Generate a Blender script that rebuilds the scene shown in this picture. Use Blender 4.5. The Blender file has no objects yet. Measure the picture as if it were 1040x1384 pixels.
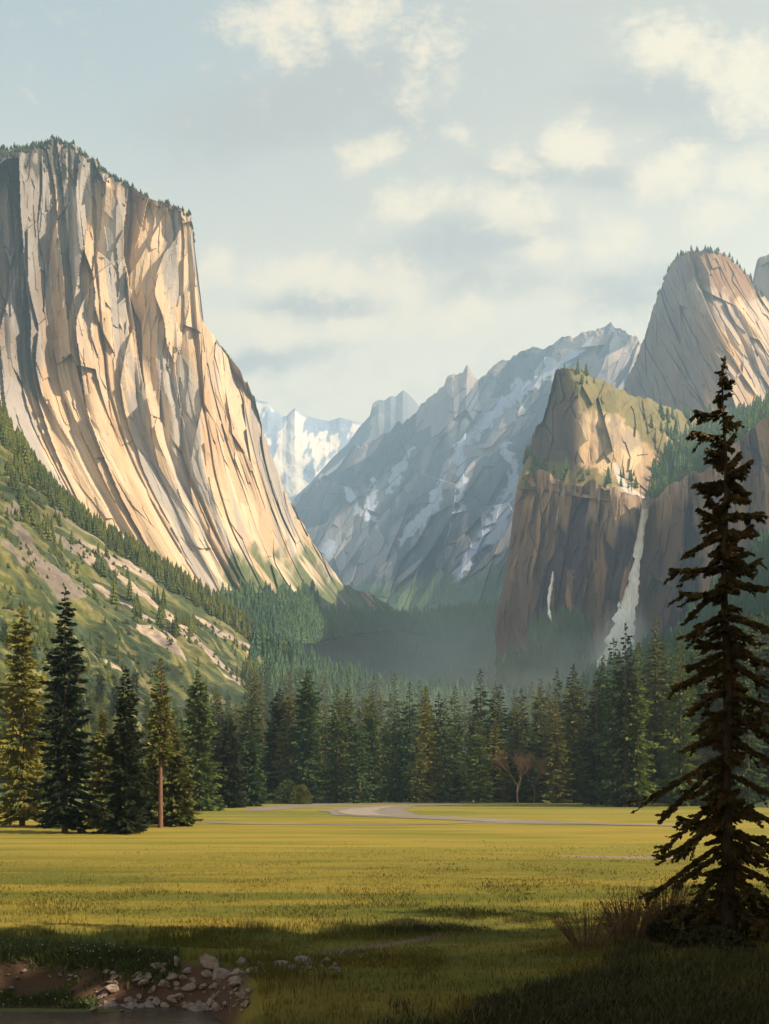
import bpy, math, random
import numpy as np
from mathutils import Vector
from mathutils.bvhtree import BVHTree
R = math.radians
S = bpy.context.scene
COL = S.collection
rng = np.random.default_rng(7)
random.seed(7)

# ------------------------------------------------------------------ camera
FPX, CX, HY, CZ = 1200.0, 520.0, 1065.0, 4.0        # focal length in photo pixels, centre column, horizon row, eye height
cam = bpy.data.cameras.new('camera'); camo = bpy.data.objects.new('camera', cam); COL.objects.link(camo)
camo.location = (0, 0, CZ); camo.rotation_euler = (R(90), 0, 0)
cam.sensor_fit = 'HORIZONTAL'; cam.sensor_width = 36; cam.lens = 36*FPX/1040
cam.shift_y = (HY-692)/1040; cam.clip_start = .1; cam.clip_end = 60000
S.camera = camo
S.cycles.volume_bounces = 2

# ------------------------------------------------------------------ world, sun, exposure
SUN_EL, SUN_AZ = R(36), R(106)                       # azimuth clockwise from the view direction (+Y)
SUN_DIR = Vector((math.sin(SUN_AZ)*math.cos(SUN_EL), math.cos(SUN_AZ)*math.cos(SUN_EL), math.sin(SUN_EL)))
S.view_settings.view_transform = 'Standard'; S.view_settings.look = 'None'
S.view_settings.exposure = 1.15; S.view_settings.gamma = 1; S.view_settings.use_curve_mapping = False

class NT:
    """small node-tree helper"""
    def __init__(s, tree): s.t = tree; s.n = tree.nodes; s.l = tree.links
    def node(s, typ, **kw):
        n = s.n.new(typ)
        for k, v in kw.items(): setattr(n, k, v)
        return n
    def put(s, sock, v):
        if isinstance(v, bpy.types.NodeSocket): s.l.new(v, sock)
        elif v is not None:
            if sock.type == 'RGBA' and len(v) == 3: v = (*v, 1)
            sock.default_value = v
    def math(s, op, a, b=None, c=None, clamp=False):
        n = s.node('ShaderNodeMath', operation=op, use_clamp=clamp)
        for i, v in enumerate((a, b, c)):
            if v is not None: s.put(n.inputs[i], v)
        return n.outputs[0]
    def vmath(s, op, a, b=None):
        n = s.node('ShaderNodeVectorMath', operation=op)
        s.put(n.inputs[0], a)
        if b is not None: s.put(n.inputs[1], b)
        return n.outputs['Value'] if op in ('LENGTH', 'DOT_PRODUCT') else n.outputs[0]
    def mix(s, f, a, b, mode='MIX'):
        n = s.node('ShaderNodeMix', data_type='RGBA', blend_type=mode)
        s.put(n.inputs[0], f); s.put(n.inputs[6], a); s.put(n.inputs[7], b)
        return n.outputs[2]
    def rng(s, v, a, b, c=0., d=1., smooth=True):
        n = s.node('ShaderNodeMapRange', interpolation_type='SMOOTHSTEP' if smooth else 'LINEAR')
        s.put(n.inputs[0], v)
        for i, x in enumerate((a, b, c, d)): n.inputs[i+1].default_value = x
        return n.outputs[0]
    def noise(s, vec, scale, detail=4, rough=.55, dist=0., color=False):
        n = s.node('ShaderNodeTexNoise'); s.put(n.inputs['Vector'], vec)
        n.inputs['Scale'].default_value = scale; n.inputs['Detail'].default_value = detail
        n.inputs['Roughness'].default_value = rough; n.inputs['Distortion'].default_value = dist
        return n.outputs['Color' if color else 'Fac']
    def mapping(s, vec, loc=(0, 0, 0), rot=(0, 0, 0), scale=(1, 1, 1), typ='POINT'):
        n = s.node('ShaderNodeMapping', vector_type=typ); s.put(n.inputs[0], vec)
        n.inputs[1].default_value = loc; n.inputs[2].default_value = rot; n.inputs[3].default_value = scale
        return n.outputs[0]
    def ramp(s, f, stops):
        n = s.node('ShaderNodeValToRGB'); s.put(n.inputs[0], f); cr = n.color_ramp
        while len(cr.elements) < len(stops): cr.elements.new(.5)
        for e, (p, c) in zip(cr.elements, stops): e.position = p; e.color = (*c, 1)
        return n.outputs[0]

W = bpy.data.worlds.new('World'); S.world = W; W.use_nodes = True
w = NT(W.node_tree); w.n.clear()
sky = w.node('ShaderNodeTexSky', sky_type='NISHITA', sun_disc=False)
sky.sun_elevation = SUN_EL; sky.sun_rotation = SUN_AZ; sky.air_density = 1.0; sky.dust_density = 1.6; sky.ozone_density = 1.2
SKY_STR = 0.10
geo = w.node('ShaderNodeTexCoord').outputs['Generated']
sep = w.node('ShaderNodeSeparateXYZ'); w.put(sep.inputs[0], geo)
yy = w.math('MAXIMUM', sep.outputs[1], .05)
cmb = w.node('ShaderNodeCombineXYZ')
w.put(cmb.inputs[0], w.math('DIVIDE', sep.outputs[0], yy)); w.put(cmb.inputs[1], w.math('DIVIDE', sep.outputs[2], yy))
pc = cmb.outputs[0]
wob = w.vmath('SUBTRACT', w.noise(pc, 9, 5, .6, color=True), (.5, .5, .5))
wob2 = w.vmath('MULTIPLY', wob, (.085, .06, 0))
pw = w.vmath('ADD', pc, wob2)
def blobs(lst, base):
    acc = None
    for (bx, by, rx, ry, rot, wt) in lst:
        m = w.mapping(pw, ((bx-CX)/FPX, (HY-by)/FPX, 0), (0, 0, R(rot)), (1.2*rx/FPX, 1.2*ry/FPX, 1), 'TEXTURE')
        ln = w.vmath('LENGTH', m)
        v = w.rng(ln, 1.75, 0.1, 0, wt)
        acc = v if acc is None else w.math('MAXIMUM', acc, v)
    return acc
CREAM = [(385, 35, 60, 50, 20, .8), (470, 15, 75, 40, 0, .7), (592, 60, 32, 55, -15, .6), (572, 122, 36, 42, 0, .55), (515, 205, 48, 24, 20, .8),
         (620, 187, 17, 12, 0, .7), (688, 218, 42, 18, -12, .8), (775, 192, 58, 32, 0, .95), (930, 62, 74, 34, -8, .9), (1015, 112, 50, 62, 0, 1.),
         (915, 230, 52, 30, 10, .95), (1015, 235, 42, 26, 0, .9), (560, 278, 62, 24, 12, .95), (690, 285, 60, 34, -15, .85), (740, 338, 42, 16, 15, .9),
         (825, 318, 42, 32, -20, .75), (430, 380, 95, 30, -5, .95), (525, 390, 62, 36, 0, .85), (355, 440, 75, 24, -12, .9), (610, 425, 95, 24, 6, .75),
         (290, 362, 30, 26, 0, .8), (480, 445, 80, 18, 0, .8), (960, 290, 50, 26, 10, .6), (860, 180, 40, 16, 0, .4), (760, 400, 70, 14, 10, .5)]
GREY = [(375, 150, 125, 46, 12, .9), (470, 108, 80, 46, 0, .8), (320, 175, 70, 22, 10, .8), (905, 125, 110, 34, 0, .8), (965, 170, 75, 42, 0, .6),
        (725, 228, 70, 20, 0, .7), (635, 335, 110, 34, 8, .75), (430, 415, 85, 22, 0, .85), (345, 485, 95, 16, 8, .7), (845, 390, 66, 26, 0, .7),
        (820, 235, 60, 20, 0, .6), (650, 385, 80, 22, 0, .5), (520, 165, 60, 40, 0, .6), (560, 340, 60, 30, 0, .35)]
det = w.noise(pc, 26, 6, .62, .4); det2 = w.noise(w.mapping(pc, rot=(0, 0, R(-25)), scale=(1, 2.2, 1)), 60, 3, .6)
def cloudmask(lst, lo, hi, k):
    b = blobs(lst, 0)
    v = w.math('ADD', b, w.math('MULTIPLY', w.math('SUBTRACT', det, .5), k))
    v = w.math('ADD', v, w.math('MULTIPLY', w.math('SUBTRACT', det2, .5), k*.35))
    return w.rng(v, lo, hi)
mc = cloudmask(CREAM, .10, 1.05, 2.0); mg = cloudmask(GREY, -.05, .8, 1.2)
broad = w.rng(w.noise(w.mapping(pw, rot=(0, 0, R(-12)), scale=(1, 1.9, 1)), 4.2, 5, .6, .6), .42, .70)
front = w.rng(sep.outputs[1], .05, .3)
elev = sep.outputs[2]
skyc = w.mix(1., sky.outputs[0], (1.0, .96, .92), 'MULTIPLY')
hz_ = w.rng(sep.outputs[0], -.35, .25)                      # warmer towards the sun's side
veilc = w.mix(w.rng(elev, .36, .67), (5.7, 4.55, 2.8), w.mix(hz_, (2.05, 2.2, 2.1), (3.0, 2.6, 1.9)))
veilc = w.mix(w.rng(elev, .66, .9), veilc, (1.0, 1.7, 2.6))
skyc = w.mix(.86, skyc, veilc)
skyc = w.mix(w.math('MULTIPLY', w.math('MULTIPLY', broad, w.rng(elev, .66, .42, .12, .5)), hz_), skyc, (4.5, 3.75, 2.6))
skyc = w.mix(w.math('MULTIPLY', w.math('MULTIPLY', mg, .85), front), skyc, (2.3, 2.05, 1.75))
skyc = w.mix(w.math('MULTIPLY', w.math('MULTIPLY', mc, .88), front), skyc, (5.3, 4.2, 2.65))
bg = w.node('ShaderNodeBackground'); w.put(bg.inputs[0], skyc); bg.inputs[1].default_value = SKY_STR
wo = w.node('ShaderNodeOutputWorld'); w.l.new(bg.outputs[0], wo.inputs[0])

sl = bpy.data.lights.new('sun', 'SUN'); sl.energy = 5.0; sl.angle = R(.5); sl.color = (1, .79, .54)
so = bpy.data.objects.new('sun', sl); COL.objects.link(so); so.rotation_euler = (-SUN_DIR).to_track_quat('-Z', 'Y').to_euler()

# ------------------------------------------------------------------ numpy noise
def h2(ix, iy, seed):
    a = (ix.astype(np.int64)*374761393 + iy.astype(np.int64)*668265263 + seed*974711) & 0xffffffff
    a = ((a ^ (a >> 13))*1274126177) & 0xffffffff
    a = ((a ^ (a >> 16))*2246822519) & 0xffffffff
    return ((a ^ (a >> 15)) & 0xffffff)/float(0x1000000)
def vn(x, y, seed=0):
    ix = np.floor(x); iy = np.floor(y); fx = x-ix; fy = y-iy
    fx = fx*fx*(3-2*fx); fy = fy*fy*(3-2*fy)
    a = h2(ix, iy, seed); b = h2(ix+1, iy, seed); c = h2(ix, iy+1, seed); d = h2(ix+1, iy+1, seed)
    return a+(b-a)*fx+(c-a)*fy+(a-b-c+d)*fx*fy
def fbm(x, y, o=4, seed=0, g=.5):
    s = 0; a = 1; t = 0
    for k in range(o):
        s = s+a*vn(x*2**k+k*17.3, y*2**k-k*9.1, seed+k); t += a; a *= g
    return s/t
def facet(x, y, seed=0):
    """Voronoi shards: returns (random value of the cell, offset from its tilted plane)"""
    ix = np.floor(x); iy = np.floor(y)
    best = np.full(x.shape, 1e9); rv = np.zeros_like(x); pl = np.zeros_like(x)
    for dx in (-1, 0, 1):
        for dy in (-1, 0, 1):
            cx = ix+dx; cy = iy+dy
            px = cx+h2(cx, cy, seed+1); py = cy+h2(cx, cy, seed+2)
            d = (x-px)**2+(y-py)**2
            m = d < best
            best = np.where(m, d, best)
            rv = np.where(m, h2(cx, cy, seed+3), rv)
            pl = np.where(m, (x-px)*(h2(cx, cy, seed+4)*2-1)+(y-py)*(h2(cx, cy, seed+5)-.5), pl)
    return rv, pl
def sm(x, a, b):
    t = np.clip((x-a)/(b-a), 0, 1); return t*t*(3-2*t)
def lerp(a, b, t): return a+(b-a)*t
def lerpc(a, b, t): return np.asarray(a)+(np.asarray(b)-np.asarray(a))*t[..., None]
def unproj(px, py, Y): return np.stack([(px-CX)/FPX*Y, Y, CZ+(HY-py)/FPX*Y], -1)
def polyd(px, py, pts):
    """distance in design units to a polyline whose points carry a half width; <1 inside"""
    best = np.full(px.shape, 1e9)
    for (x0, y0, w0), (x1, y1, w1) in zip(pts[:-1], pts[1:]):
        dx, dy = x1-x0, y1-y0
        t = np.clip(((px-x0)*dx+(py-y0)*dy)/(dx*dx+dy*dy), 0, 1)
        d = np.hypot(px-x0-t*dx, py-y0-t*dy)/(w0+(w1-w0)*t)
        best = np.minimum(best, d)
    return best

# ------------------------------------------------------------------ object helpers
def tag(o, label=None, cat=None, group=None, kind=None):
    if label: o['label'] = label
    if cat: o['category'] = cat
    if group: o['group'] = group
    if kind: o['kind'] = kind
    return o
def mesh_np(name, V, F, mat=None, cols=None, smooth=False, uv=None):
    V = np.asarray(V, dtype=np.float32); F = np.asarray(F, dtype=np.int32)
    me = bpy.data.meshes.new(name); k = F.shape[1]
    me.vertices.add(len(V)); me.vertices.foreach_set('co', V.ravel())
    me.loops.add(F.size); me.loops.foreach_set('vertex_index', F.ravel())
    me.polygons.add(len(F)); me.polygons.foreach_set('loop_start', np.arange(0, F.size, k, dtype=np.int32))
    me.polygons.foreach_set('loop_total', np.full(len(F), k, dtype=np.int32))
    me.polygons.foreach_set('use_smooth', np.full(len(F), smooth))
    if cols is not None:
        a = me.attributes.new('tint', 'FLOAT_COLOR', 'POINT')
        c = np.ones((len(V), 4), dtype=np.float32); c[:, :3] = np.clip(cols, 0, 1); a.data.foreach_set('color', c.ravel())
    if uv is not None:
        a = me.attributes.new('flow', 'FLOAT_VECTOR', 'POINT')
        c = np.zeros((len(V), 3), dtype=np.float32); c[:, :2] = uv; a.data.foreach_set('vector', c.ravel())
    me.update(calc_edges=True); me.validate()
    if mat: me.materials.append(mat)
    return me
def link(name, me, parent=None):
    o = bpy.data.objects.new(name, me); COL.objects.link(o); o.parent = parent; return o
def empty(name, loc=(0, 0, 0), rz=0):
    o = bpy.data.objects.new(name, None); COL.objects.link(o); o.location = loc; o.rotation_euler = (0, 0, rz); return o

# ------------------------------------------------------------------ materials
def new_mat(name):
    m = bpy.data.materials.new(name); m.use_nodes = True
    t = NT(m.node_tree); b = m.node_tree.nodes['Principled BSDF']
    b.inputs['Specular IOR Level'].default_value = .25
    return m, t, b
def rock_mat(name, streak=.35, bump=.6, scale=1., dist=6.):
    m, t, b = new_mat(name)
    a = t.node('ShaderNodeAttribute', attribute_name='tint').outputs['Color']
    fl = t.node('ShaderNodeAttribute', attribute_name='flow').outputs['Vector']
    ob = t.node('ShaderNodeTexCoord').outputs['Object']
    st = t.mapping(fl, scale=(.11*scale, .008*scale, 1)); n1 = t.noise(st, 1, 6, .62, .3)
    n2 = t.noise(t.mapping(fl, scale=(.035*scale, .006*scale, 1)), 1, 4, .5, .5)
    n3 = t.noise(ob, .06*scale, 6, .65)
    c = t.mix(t.rng(n1, .56, .70, 0, streak), a, t.mix(1., a, (.60, .60, .66), 'MULTIPLY'))
    c = t.mix(t.rng(n1, .44, .32, 0, streak), c, t.mix(1., a, (1.28, 1.24, 1.16), 'MULTIPLY'))
    c = t.mix(t.rng(n2, .5, .68, 0, streak*1.1), c, t.mix(1., a, (.84, .72, .62), 'MULTIPLY'))
    c = t.mix(t.rng(n3, .3, .7, 0, .3), c, t.mix(1., c, (.7, .7, .72), 'MULTIPLY'))
    t.put(b.inputs['Base Color'], c); b.inputs['Roughness'].default_value = .9
    bp = t.node('ShaderNodeBump'); bp.inputs['Strength'].default_value = bump; bp.inputs['Distance'].default_value = dist
    h = t.math('ADD', t.math('MULTIPLY', n1, 1.), t.math('MULTIPLY', n3, .8)); t.put(bp.inputs['Height'], h)
    t.put(b.inputs['Normal'], bp.outputs[0])
    return m
def attr_mat(name, var=.25, scale=.5, bump=.3, dist=.3, rough=.9):
    m, t, b = new_mat(name)
    a = t.node('ShaderNodeAttribute', attribute_name='tint').outputs['Color']
    ob = t.node('ShaderNodeTexCoord').outputs['Object']
    n = t.noise(ob, scale, 6, .65)
    c = t.mix(t.rng(n, .35, .65, 0, var), a, t.mix(1., a, (.55, .6, .6), 'MULTIPLY'))
    t.put(b.inputs['Base Color'], c); b.inputs['Roughness'].default_value = rough
    bp = t.node('ShaderNodeBump'); bp.inputs['Strength'].default_value = bump; bp.inputs['Distance'].default_value = dist
    t.put(bp.inputs['Height'], n); t.put(b.inputs['Normal'], bp.outputs[0])
    return m
def leaf_mat(name, c1, c2, c3=None, scale=.6, trans=.25):
    m, t, b = new_mat(name)
    ob = t.node('ShaderNodeTexCoord').outputs['Object']
    oi = t.node('ShaderNodeObjectInfo').outputs['Random']
    n = t.noise(ob, scale, 4, .7)
    c = t.mix(t.rng(n, .38, .62), c1, c2)
    if c3 is not None: c = t.mix(t.rng(t.noise(ob, scale*2.7, 3, .6), .58, .72), c, c3)
    c = t.mix(t.rng(oi, .35, 1., 0, .9), c, t.mix(1., c, (1.55, 1.35, .75), 'MULTIPLY'))
    c = t.mix(t.rng(oi, .3, 0., 0, .7), c, t.mix(1., c, (.6, .8, .95), 'MULTIPLY'))
    t.put(b.inputs['Base Color'], c); b.inputs['Roughness'].default_value = .8; b.inputs['Specular IOR Level'].default_value = .12
    tr = t.node('ShaderNodeBsdfTranslucent'); t.put(tr.inputs[0], c)
    mx = t.node('ShaderNodeMixShader'); mx.inputs[0].default_value = trans
    out = t.n['Material Output']; t.l.new(b.outputs[0], mx.inputs[1]); t.l.new(tr.outputs[0], mx.inputs[2]); t.l.new(mx.outputs[0], out.inputs[0])
    return m
def bark_mat(name, c1, c2, scale=3.):
    m, t, b = new_mat(name)
    ob = t.mapping(t.node('ShaderNodeTexCoord').outputs['Object'], scale=(4, 4, .8))
    n = t.noise(ob, scale, 5, .65)
    t.put(b.inputs['Base Color'], t.mix(t.rng(n, .35, .65), c1, c2)); b.inputs['Roughness'].default_value = .95
    bp = t.node('ShaderNodeBump'); bp.inputs['Strength'].default_value = .6; bp.inputs['Distance'].default_value = .05
    t.put(bp.inputs['Height'], n); t.put(b.inputs['Normal'], bp.outputs[0])
    return m

M_GRANITE = rock_mat('granite_pale', .75, .55)
M_WALL = rock_mat('granite_dark', .8, .6)
M_RIDGE = rock_mat('ridge_rock', .45, .5, .35, 14)
M_SNOWY = rock_mat('snowy_rock', .3, .3, .2, 20)
M_SLOPE = attr_mat('slope_ground', .7, .22, .6, 1.2)
M_FOREST = attr_mat('far_forest', .3, .05, .2, 1)

# ------------------------------------------------------------------ mountain sheets
BV = {}
def catmull(A, n, axis_pts=None):
    """A: (k, ..) control points -> (n, ..) by Catmull-Rom"""
    k = len(A); t = np.linspace(0, k-1, n); i = np.clip(t.astype(int), 0, k-2); f = (t-i)
    P = np.concatenate([[2*A[0]-A[1]], A, [2*A[-1]-A[-2]]]); sh = (n,)+(1,)*(A.ndim-1); f = f.reshape(sh)
    p0, p1, p2, p3 = P[i], P[i+1], P[i+2], P[i+3]
    return .5*((2*p1)+(-p0+p2)*f+(2*p0-5*p1+4*p2-p3)*f*f+(-p0+3*p1-3*p2+p3)*f**3)
def lin(A, n):
    k = len(A); t = np.linspace(0, k-1, n); i = np.clip(t.astype(int), 0, k-2); f = (t-i).reshape((n,)+(1,)*(A.ndim-1))
    return A[i]*(1-f)+A[i+1]*f
def normals(P):
    du = np.gradient(P, axis=0); dv = np.gradient(P, axis=1)
    n = np.cross(du, dv); n /= np.linalg.norm(n, axis=-1, keepdims=True)+1e-9
    return n
def sheet(name, lines, nu, nv, mat, disp, color, crest=None, back=(300, .3), nb=24, smooth=False, ulin=False, ray=True):
    A = np.array(lines, dtype=float)                      # lines, points, (px,py,Y)
    G = catmull(np.swapaxes(A, 0, 1), nv)                 # nv, lines, 3
    G = np.swapaxes(G, 0, 1)
    G = lin(G, nu) if ulin else catmull(G, nu)            # nu, nv, 3
    v = np.linspace(0, 1, nv)[None, :]*np.ones((nu, 1)); u = np.linspace(0, 1, nu)[:, None]*np.ones((1, nv))
    if crest:
        c = np.array(crest, float); want = np.interp(G[:, 0, 0], c[:, 0], c[:, 1])
        G[:, :, 1] += (want-G[:, 0, 1])[:, None]*(1-v)**1.5
    P = unproj(G[..., 0], G[..., 1], G[..., 2])
    N = normals(P)
    if N[nu//2, nv//2, 1] > 0: N = -N
    kY = G[..., 2].mean()/FPX                                 # metres per design pixel at this mountain's mean distance
    gx = G[..., 0]; gy = G[..., 1]
    du_ = np.hypot(np.diff(gx, axis=0, prepend=gx[:1]), .25*np.diff(gy, axis=0, prepend=gy[:1]))
    s = np.cumsum(du_.mean(1))[:, None]*kY*np.ones((1, nv)); t = (gy-gy.min()*0-190)*kY
    d = disp(s, t, u, v, G)
    dz = 0
    if isinstance(d, tuple): d, dz = d
    if ray:
        Rd = P-np.array((0, 0, CZ)); Rd /= np.linalg.norm(Rd, axis=-1, keepdims=True); P = P-Rd*d[..., None]
    else: P = P+N*d[..., None]
    P[..., 2] += dz
    N2 = normals(P)
    if N2[nu//2, nv//2, 1] > 0: N2 = -N2
    C = color(s, t, u, v, G, N2)
    # the back of the mountain: plateau, then falling away to the ground
    L, drop = back
    w_ = np.linspace(0, 1, nb+1)[1:]
    top = P[:, :1]
    B = np.repeat(top, nb, axis=1).copy()
    B[..., 1] += L*w_; B[..., 0] += (top[..., 0]/top[..., 1])*L*w_*.6
    hh = np.maximum(top[..., 2], 5)
    B[..., 2] = top[..., 2]-hh*drop*w_**1.6 - hh*(1-drop)*1.02*sm(w_, .55, 1.)**1.5
    B[..., 2] += (fbm(B[..., 0]/60, B[..., 1]/60, 3, 5)-.5)*12*sm(w_, 0, .2)
    P = np.concatenate([B[:, ::-1], P], axis=1); C = np.concatenate([np.repeat(C[:, :1], nb, axis=1), C], axis=1)
    T = np.concatenate([np.repeat(t[:, :1], nb, axis=1)-w_[::-1]*L, t], axis=1); Sx = np.concatenate([np.repeat(s[:, :1], nb, axis=1), s], axis=1)
    n2 = nv+nb
    idx = np.arange(nu*n2).reshape(nu, n2)
    F = np.stack([idx[:-1, :-1], idx[:-1, 1:], idx[1:, 1:], idx[1:, :-1]], -1).reshape(-1, 4)
    me = mesh_np(name, P.reshape(-1, 3), F, mat, C.reshape(-1, 3), smooth, np.stack([Sx, T], -1).reshape(-1, 2))
    o = link(name, me); o['kind'] = 'structure'
    return o, dict(P=P[:, nb:], N=N2, G=G, u=u, v=v, o=o)

CREAM_R, TAN_R, GREY_R, BLUE_R = (.52, .41, .29), (.44, .325, .215), (.31, .295, .29), (.22, .23, .27)

# ---- El Capitan-like cliff on the left
ecl = [
 [(-300, 300, 860), (-300, 430, 850), (-290, 540, 835), (-260, 640, 820), (-220, 760, 780)],
 [(-130, 225, 905), (-130, 380, 895), (-112, 520, 875), (-70, 640, 850), (0, 770, 800)],
 [(-40, 215, 940), (-40, 370, 930), (-26, 520, 910), (25, 650, 880), (100, 800, 830)],
 [(30, 202, 970), (28, 370, 960), (42, 525, 940), (100, 665, 905), (190, 825, 860)],
 [(80, 192, 995), (86, 370, 985), (102, 520, 965), (170, 675, 930), (275, 850, 885)],
 [(150, 240, 1022), (150, 400, 1012), (162, 540, 995), (225, 690, 965), (328, 865, 920)],
 [(215, 272, 1042), (206, 410, 1034), (216, 550, 1018), (266, 695, 990), (356, 870, 950)],
 [(256, 290, 1055), (262, 420, 1050), (272, 560, 1035), (303, 700, 1010), (385, 870, 970)],
 [(264, 430, 1120), (278, 520, 1100), (298, 620, 1080), (335, 730, 1060), (410, 870, 1020)],
 [(285, 452, 1160), (300, 540, 1140), (325, 640, 1120), (365, 750, 1100), (432, 868, 1070)],
 [(320, 500, 1210), (332, 580, 1190), (355, 665, 1170), (392, 760, 1150), (450, 865, 1120)],
 [(345, 545, 1270), (354, 615, 1255), (375, 690, 1235), (412, 775, 1210), (468, 860, 1180)],
 [(362, 602, 1340), (374, 655, 1320), (398, 720, 1300), (435, 790, 1280), (485, 858, 1250)],
 [(385, 665, 1420), (396, 705, 1400), (420, 755, 1380), (452, 803, 1360), (500, 856, 1330)],
 [(420, 728, 1500), (432, 755, 1490), (450, 787, 1470), (480, 820, 1450), (520, 854, 1420)],
 [(465, 792, 1600), (475, 806, 1590), (490, 822, 1580), (510, 838, 1560), (545, 856, 1530)],
 [(530, 820, 1720), (536, 828, 1710), (545, 838, 1700), (560, 848, 1680), (580, 860, 1650)]]
ec_crest = [(-320, 300), (-130, 235), (-40, 218), (0, 207), (20, 199), (50, 196), (78, 190), (95, 193), (110, 205), (130, 222), (150, 236), (175, 254), (200, 266), (225, 278),
            (248, 286), (258, 292), (262, 330), (266, 425), (285, 450), (310, 480), (330, 512), (345, 540), (352, 570), (362, 602), (385, 665), (420, 728), (465, 792), (500, 803), (530, 820)]
def ec_disp(s, t, u, v, G):
    ws = s+7*(fbm(t/150, s/60, 3, 3)-.5)*2
    a, ap = facet(ws/62, t/300+a0(ws), 11)
    b, bp_ = facet(ws/24+.3*vn(t/60, s/60, 8), t/130, 21)
    c, cp = facet(ws/7, t/46, 31)
    d = (a-.5)*40+ap*74+(b-.5)*18+bp_*30+(c-.5)*5+cp*6
    d *= lerp(1., .27, sm(v, .40, .70))
    d += (fbm(ws/64, t/420, 3, 41)-.5)*80*lerp(1., .75, sm(v, .4, .8))
    fl = np.abs(vn(ws/28, t/500, 51)-.5)*2
    d -= 9*(1-sm(fl, 0, .2))
    fade = lerp(1., .6, sm(v, .8, 1.))*sm(v, -.02, .03)
    return d*fade, (fbm(s/9, t/9, 3, 61)-.35)*13*(1-sm(v, 0, .03))
def a0(s): return .3*vn(s/60, s*0, 5)
def ec_col(s, t, u, v, G, N):
    px, py = G[..., 0], G[..., 1]
    ws = s+20*(fbm(t/170, s/240, 3, 3)-.5)*2
    r, _ = facet(ws/15, t/120, 71); r2, _ = facet(ws/40, t/300, 75)
    n = fbm(ws/26, t/240, 4, 81)
    C = lerpc(CREAM_R, TAN_R, sm(r, .45, .75))
    C = lerpc(C, np.broadcast_to(GREY_R, C.shape), sm(n+.3*(r2-.5), .50, .58)*.9)
    C = lerpc(C, np.broadcast_to((.60, .48, .34), C.shape), sm(r*.5+r2*.5, .60, .75)*sm(v, .35, .65)*.8)
    # darker grey tone high on the wall to the left, dark broken cap with scrub
    C = lerpc(C, np.broadcast_to((.24, .235, .24), C.shape), sm(px, 90, 15)*sm(py, 580, 430)*.8)
    line = 226+.22*px+34*(fbm(px/7, py/60, 3, 9)-.5)*2
    cap = sm(py-line, 8, -8)*sm(px, 235, 150)*(1-.75*sm(facet(px/5, py/14, 79)[0], .62, .72))
    C = lerpc(C, np.broadcast_to((.085, .08, .075), C.shape), cap*.92)
    # green talus apron under the east shoulder
    g = sm(py+45*(fbm(px/14+py/60, py/50-px/40, 4, 91)-.5)*2, 735, 770)*sm(px, 285, 312)*sm(fbm((px-py*.75)/9, py/70, 3, 95), .66, .48)
    g = np.maximum(g, sm(py+20*(fbm(px/14, py/14, 3, 97)-.5), 812, 832)*sm(px, 300, 360))
    g = np.maximum(g, sm(py-(px*.62+655)+20*fbm(px/9, py/9, 3, 98), 0, 14)*.85)
    C = lerpc(C, lerpc((.07, .10, .045), (.13, .15, .06), fbm(px/8, py/8, 3, 99)), np.clip(g, 0, 1))
    return C
ecap, EC = sheet('mountain', ecl, 980, 700, M_GRANITE, ec_disp, ec_col, ec_crest, (500, .12))
tag(ecap, 'huge sheer pale granite cliff filling the left side, lit warm from the right', 'cliff')

# ---- waterfall wall on the right: left flank, corner, lower wall
wl = [
 [(735, 600, 1500), (735, 700, 1490), (725, 790, 1480), (720, 860, 1470), (722, 930, 1460)],
 [(706, 640, 1180), (699, 700, 1175), (690, 780, 1165), (679, 850, 1155), (684, 930, 1140)],
 [(704, 642, 1000), (695, 710, 995), (683, 785, 985), (671, 850, 975), (680, 930, 960)],
 [(722, 645, 965), (716, 710, 960), (708, 785, 950), (700, 855, 940), (706, 930, 925)],
 [(762, 650, 935), (758, 715, 930), (752, 790, 920), (748, 860, 910), (752, 930, 895)],
 [(808, 658, 905), (806, 720, 900), (802, 795, 890), (800, 865, 880), (802, 930, 865)],
 [(850, 668, 890), (848, 730, 887), (842, 800, 882), (838, 870, 872), (838, 935, 855)],
 [(876, 676, 905), (874, 735, 902), (868, 800, 895), (862, 870, 882), (860, 935, 860)],
 [(900, 664, 870), (900, 735, 865), (898, 810, 858), (894, 880, 845), (892, 940, 830)],
 [(945, 634, 830), (948, 720, 825), (948, 810, 815), (946, 880, 805), (945, 940, 790)],
 [(1000, 592, 790), (1004, 700, 785), (1006, 800, 775), (1006, 880, 765), (1006, 940, 750)],
 [(1060, 565, 760), (1066, 680, 752), (1068, 790, 742), (1068, 880, 735), (1068, 940, 720)],
 [(1160, 540, 730), (1160, 660, 720), (1160, 780, 710), (1160, 880, 700), (1160, 940, 690)],
 [(1320, 520, 700), (1320, 650, 690), (1320, 780, 680), (1320, 880, 670), (1320, 940, 660)]]
w_crest = [(690, 648), (703, 640), (740, 646), (800, 655), (840, 661), (858, 668), (868, 677), (884, 677), (892, 670), (915, 656), (940, 640), (960, 625), (985, 602), (1010, 585), (1040, 572), (1160, 545), (1330, 520)]
def w_disp(s, t, u, v, G):
    ws = s+14*(fbm(t/120, s/160, 3, 103)-.5)*2
    a, ap = facet(ws/30, t/150, 111); b, bp_ = facet(ws/13, t/70, 121); c, cp = facet(ws/6, t/28, 131)
    d = (a-.5)*22+ap*18+(b-.5)*10+bp_*8+(c-.5)*4+cp*4+(fbm(ws/60, t/260, 4, 141)-.5)*36
    px = G[..., 0]
    d *= lerp(1., .35, np.exp(-((px-868)/16)**2))
    return d*sm(v, -.03, .05), ((fbm(s/7, s*0, 3, 161)-.5)*8+(fbm(s/30, s*0, 3, 163)-.5)*22*(1-np.exp(-((px-872)/26)**2)))*(1-sm(v, 0, .09))
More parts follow.
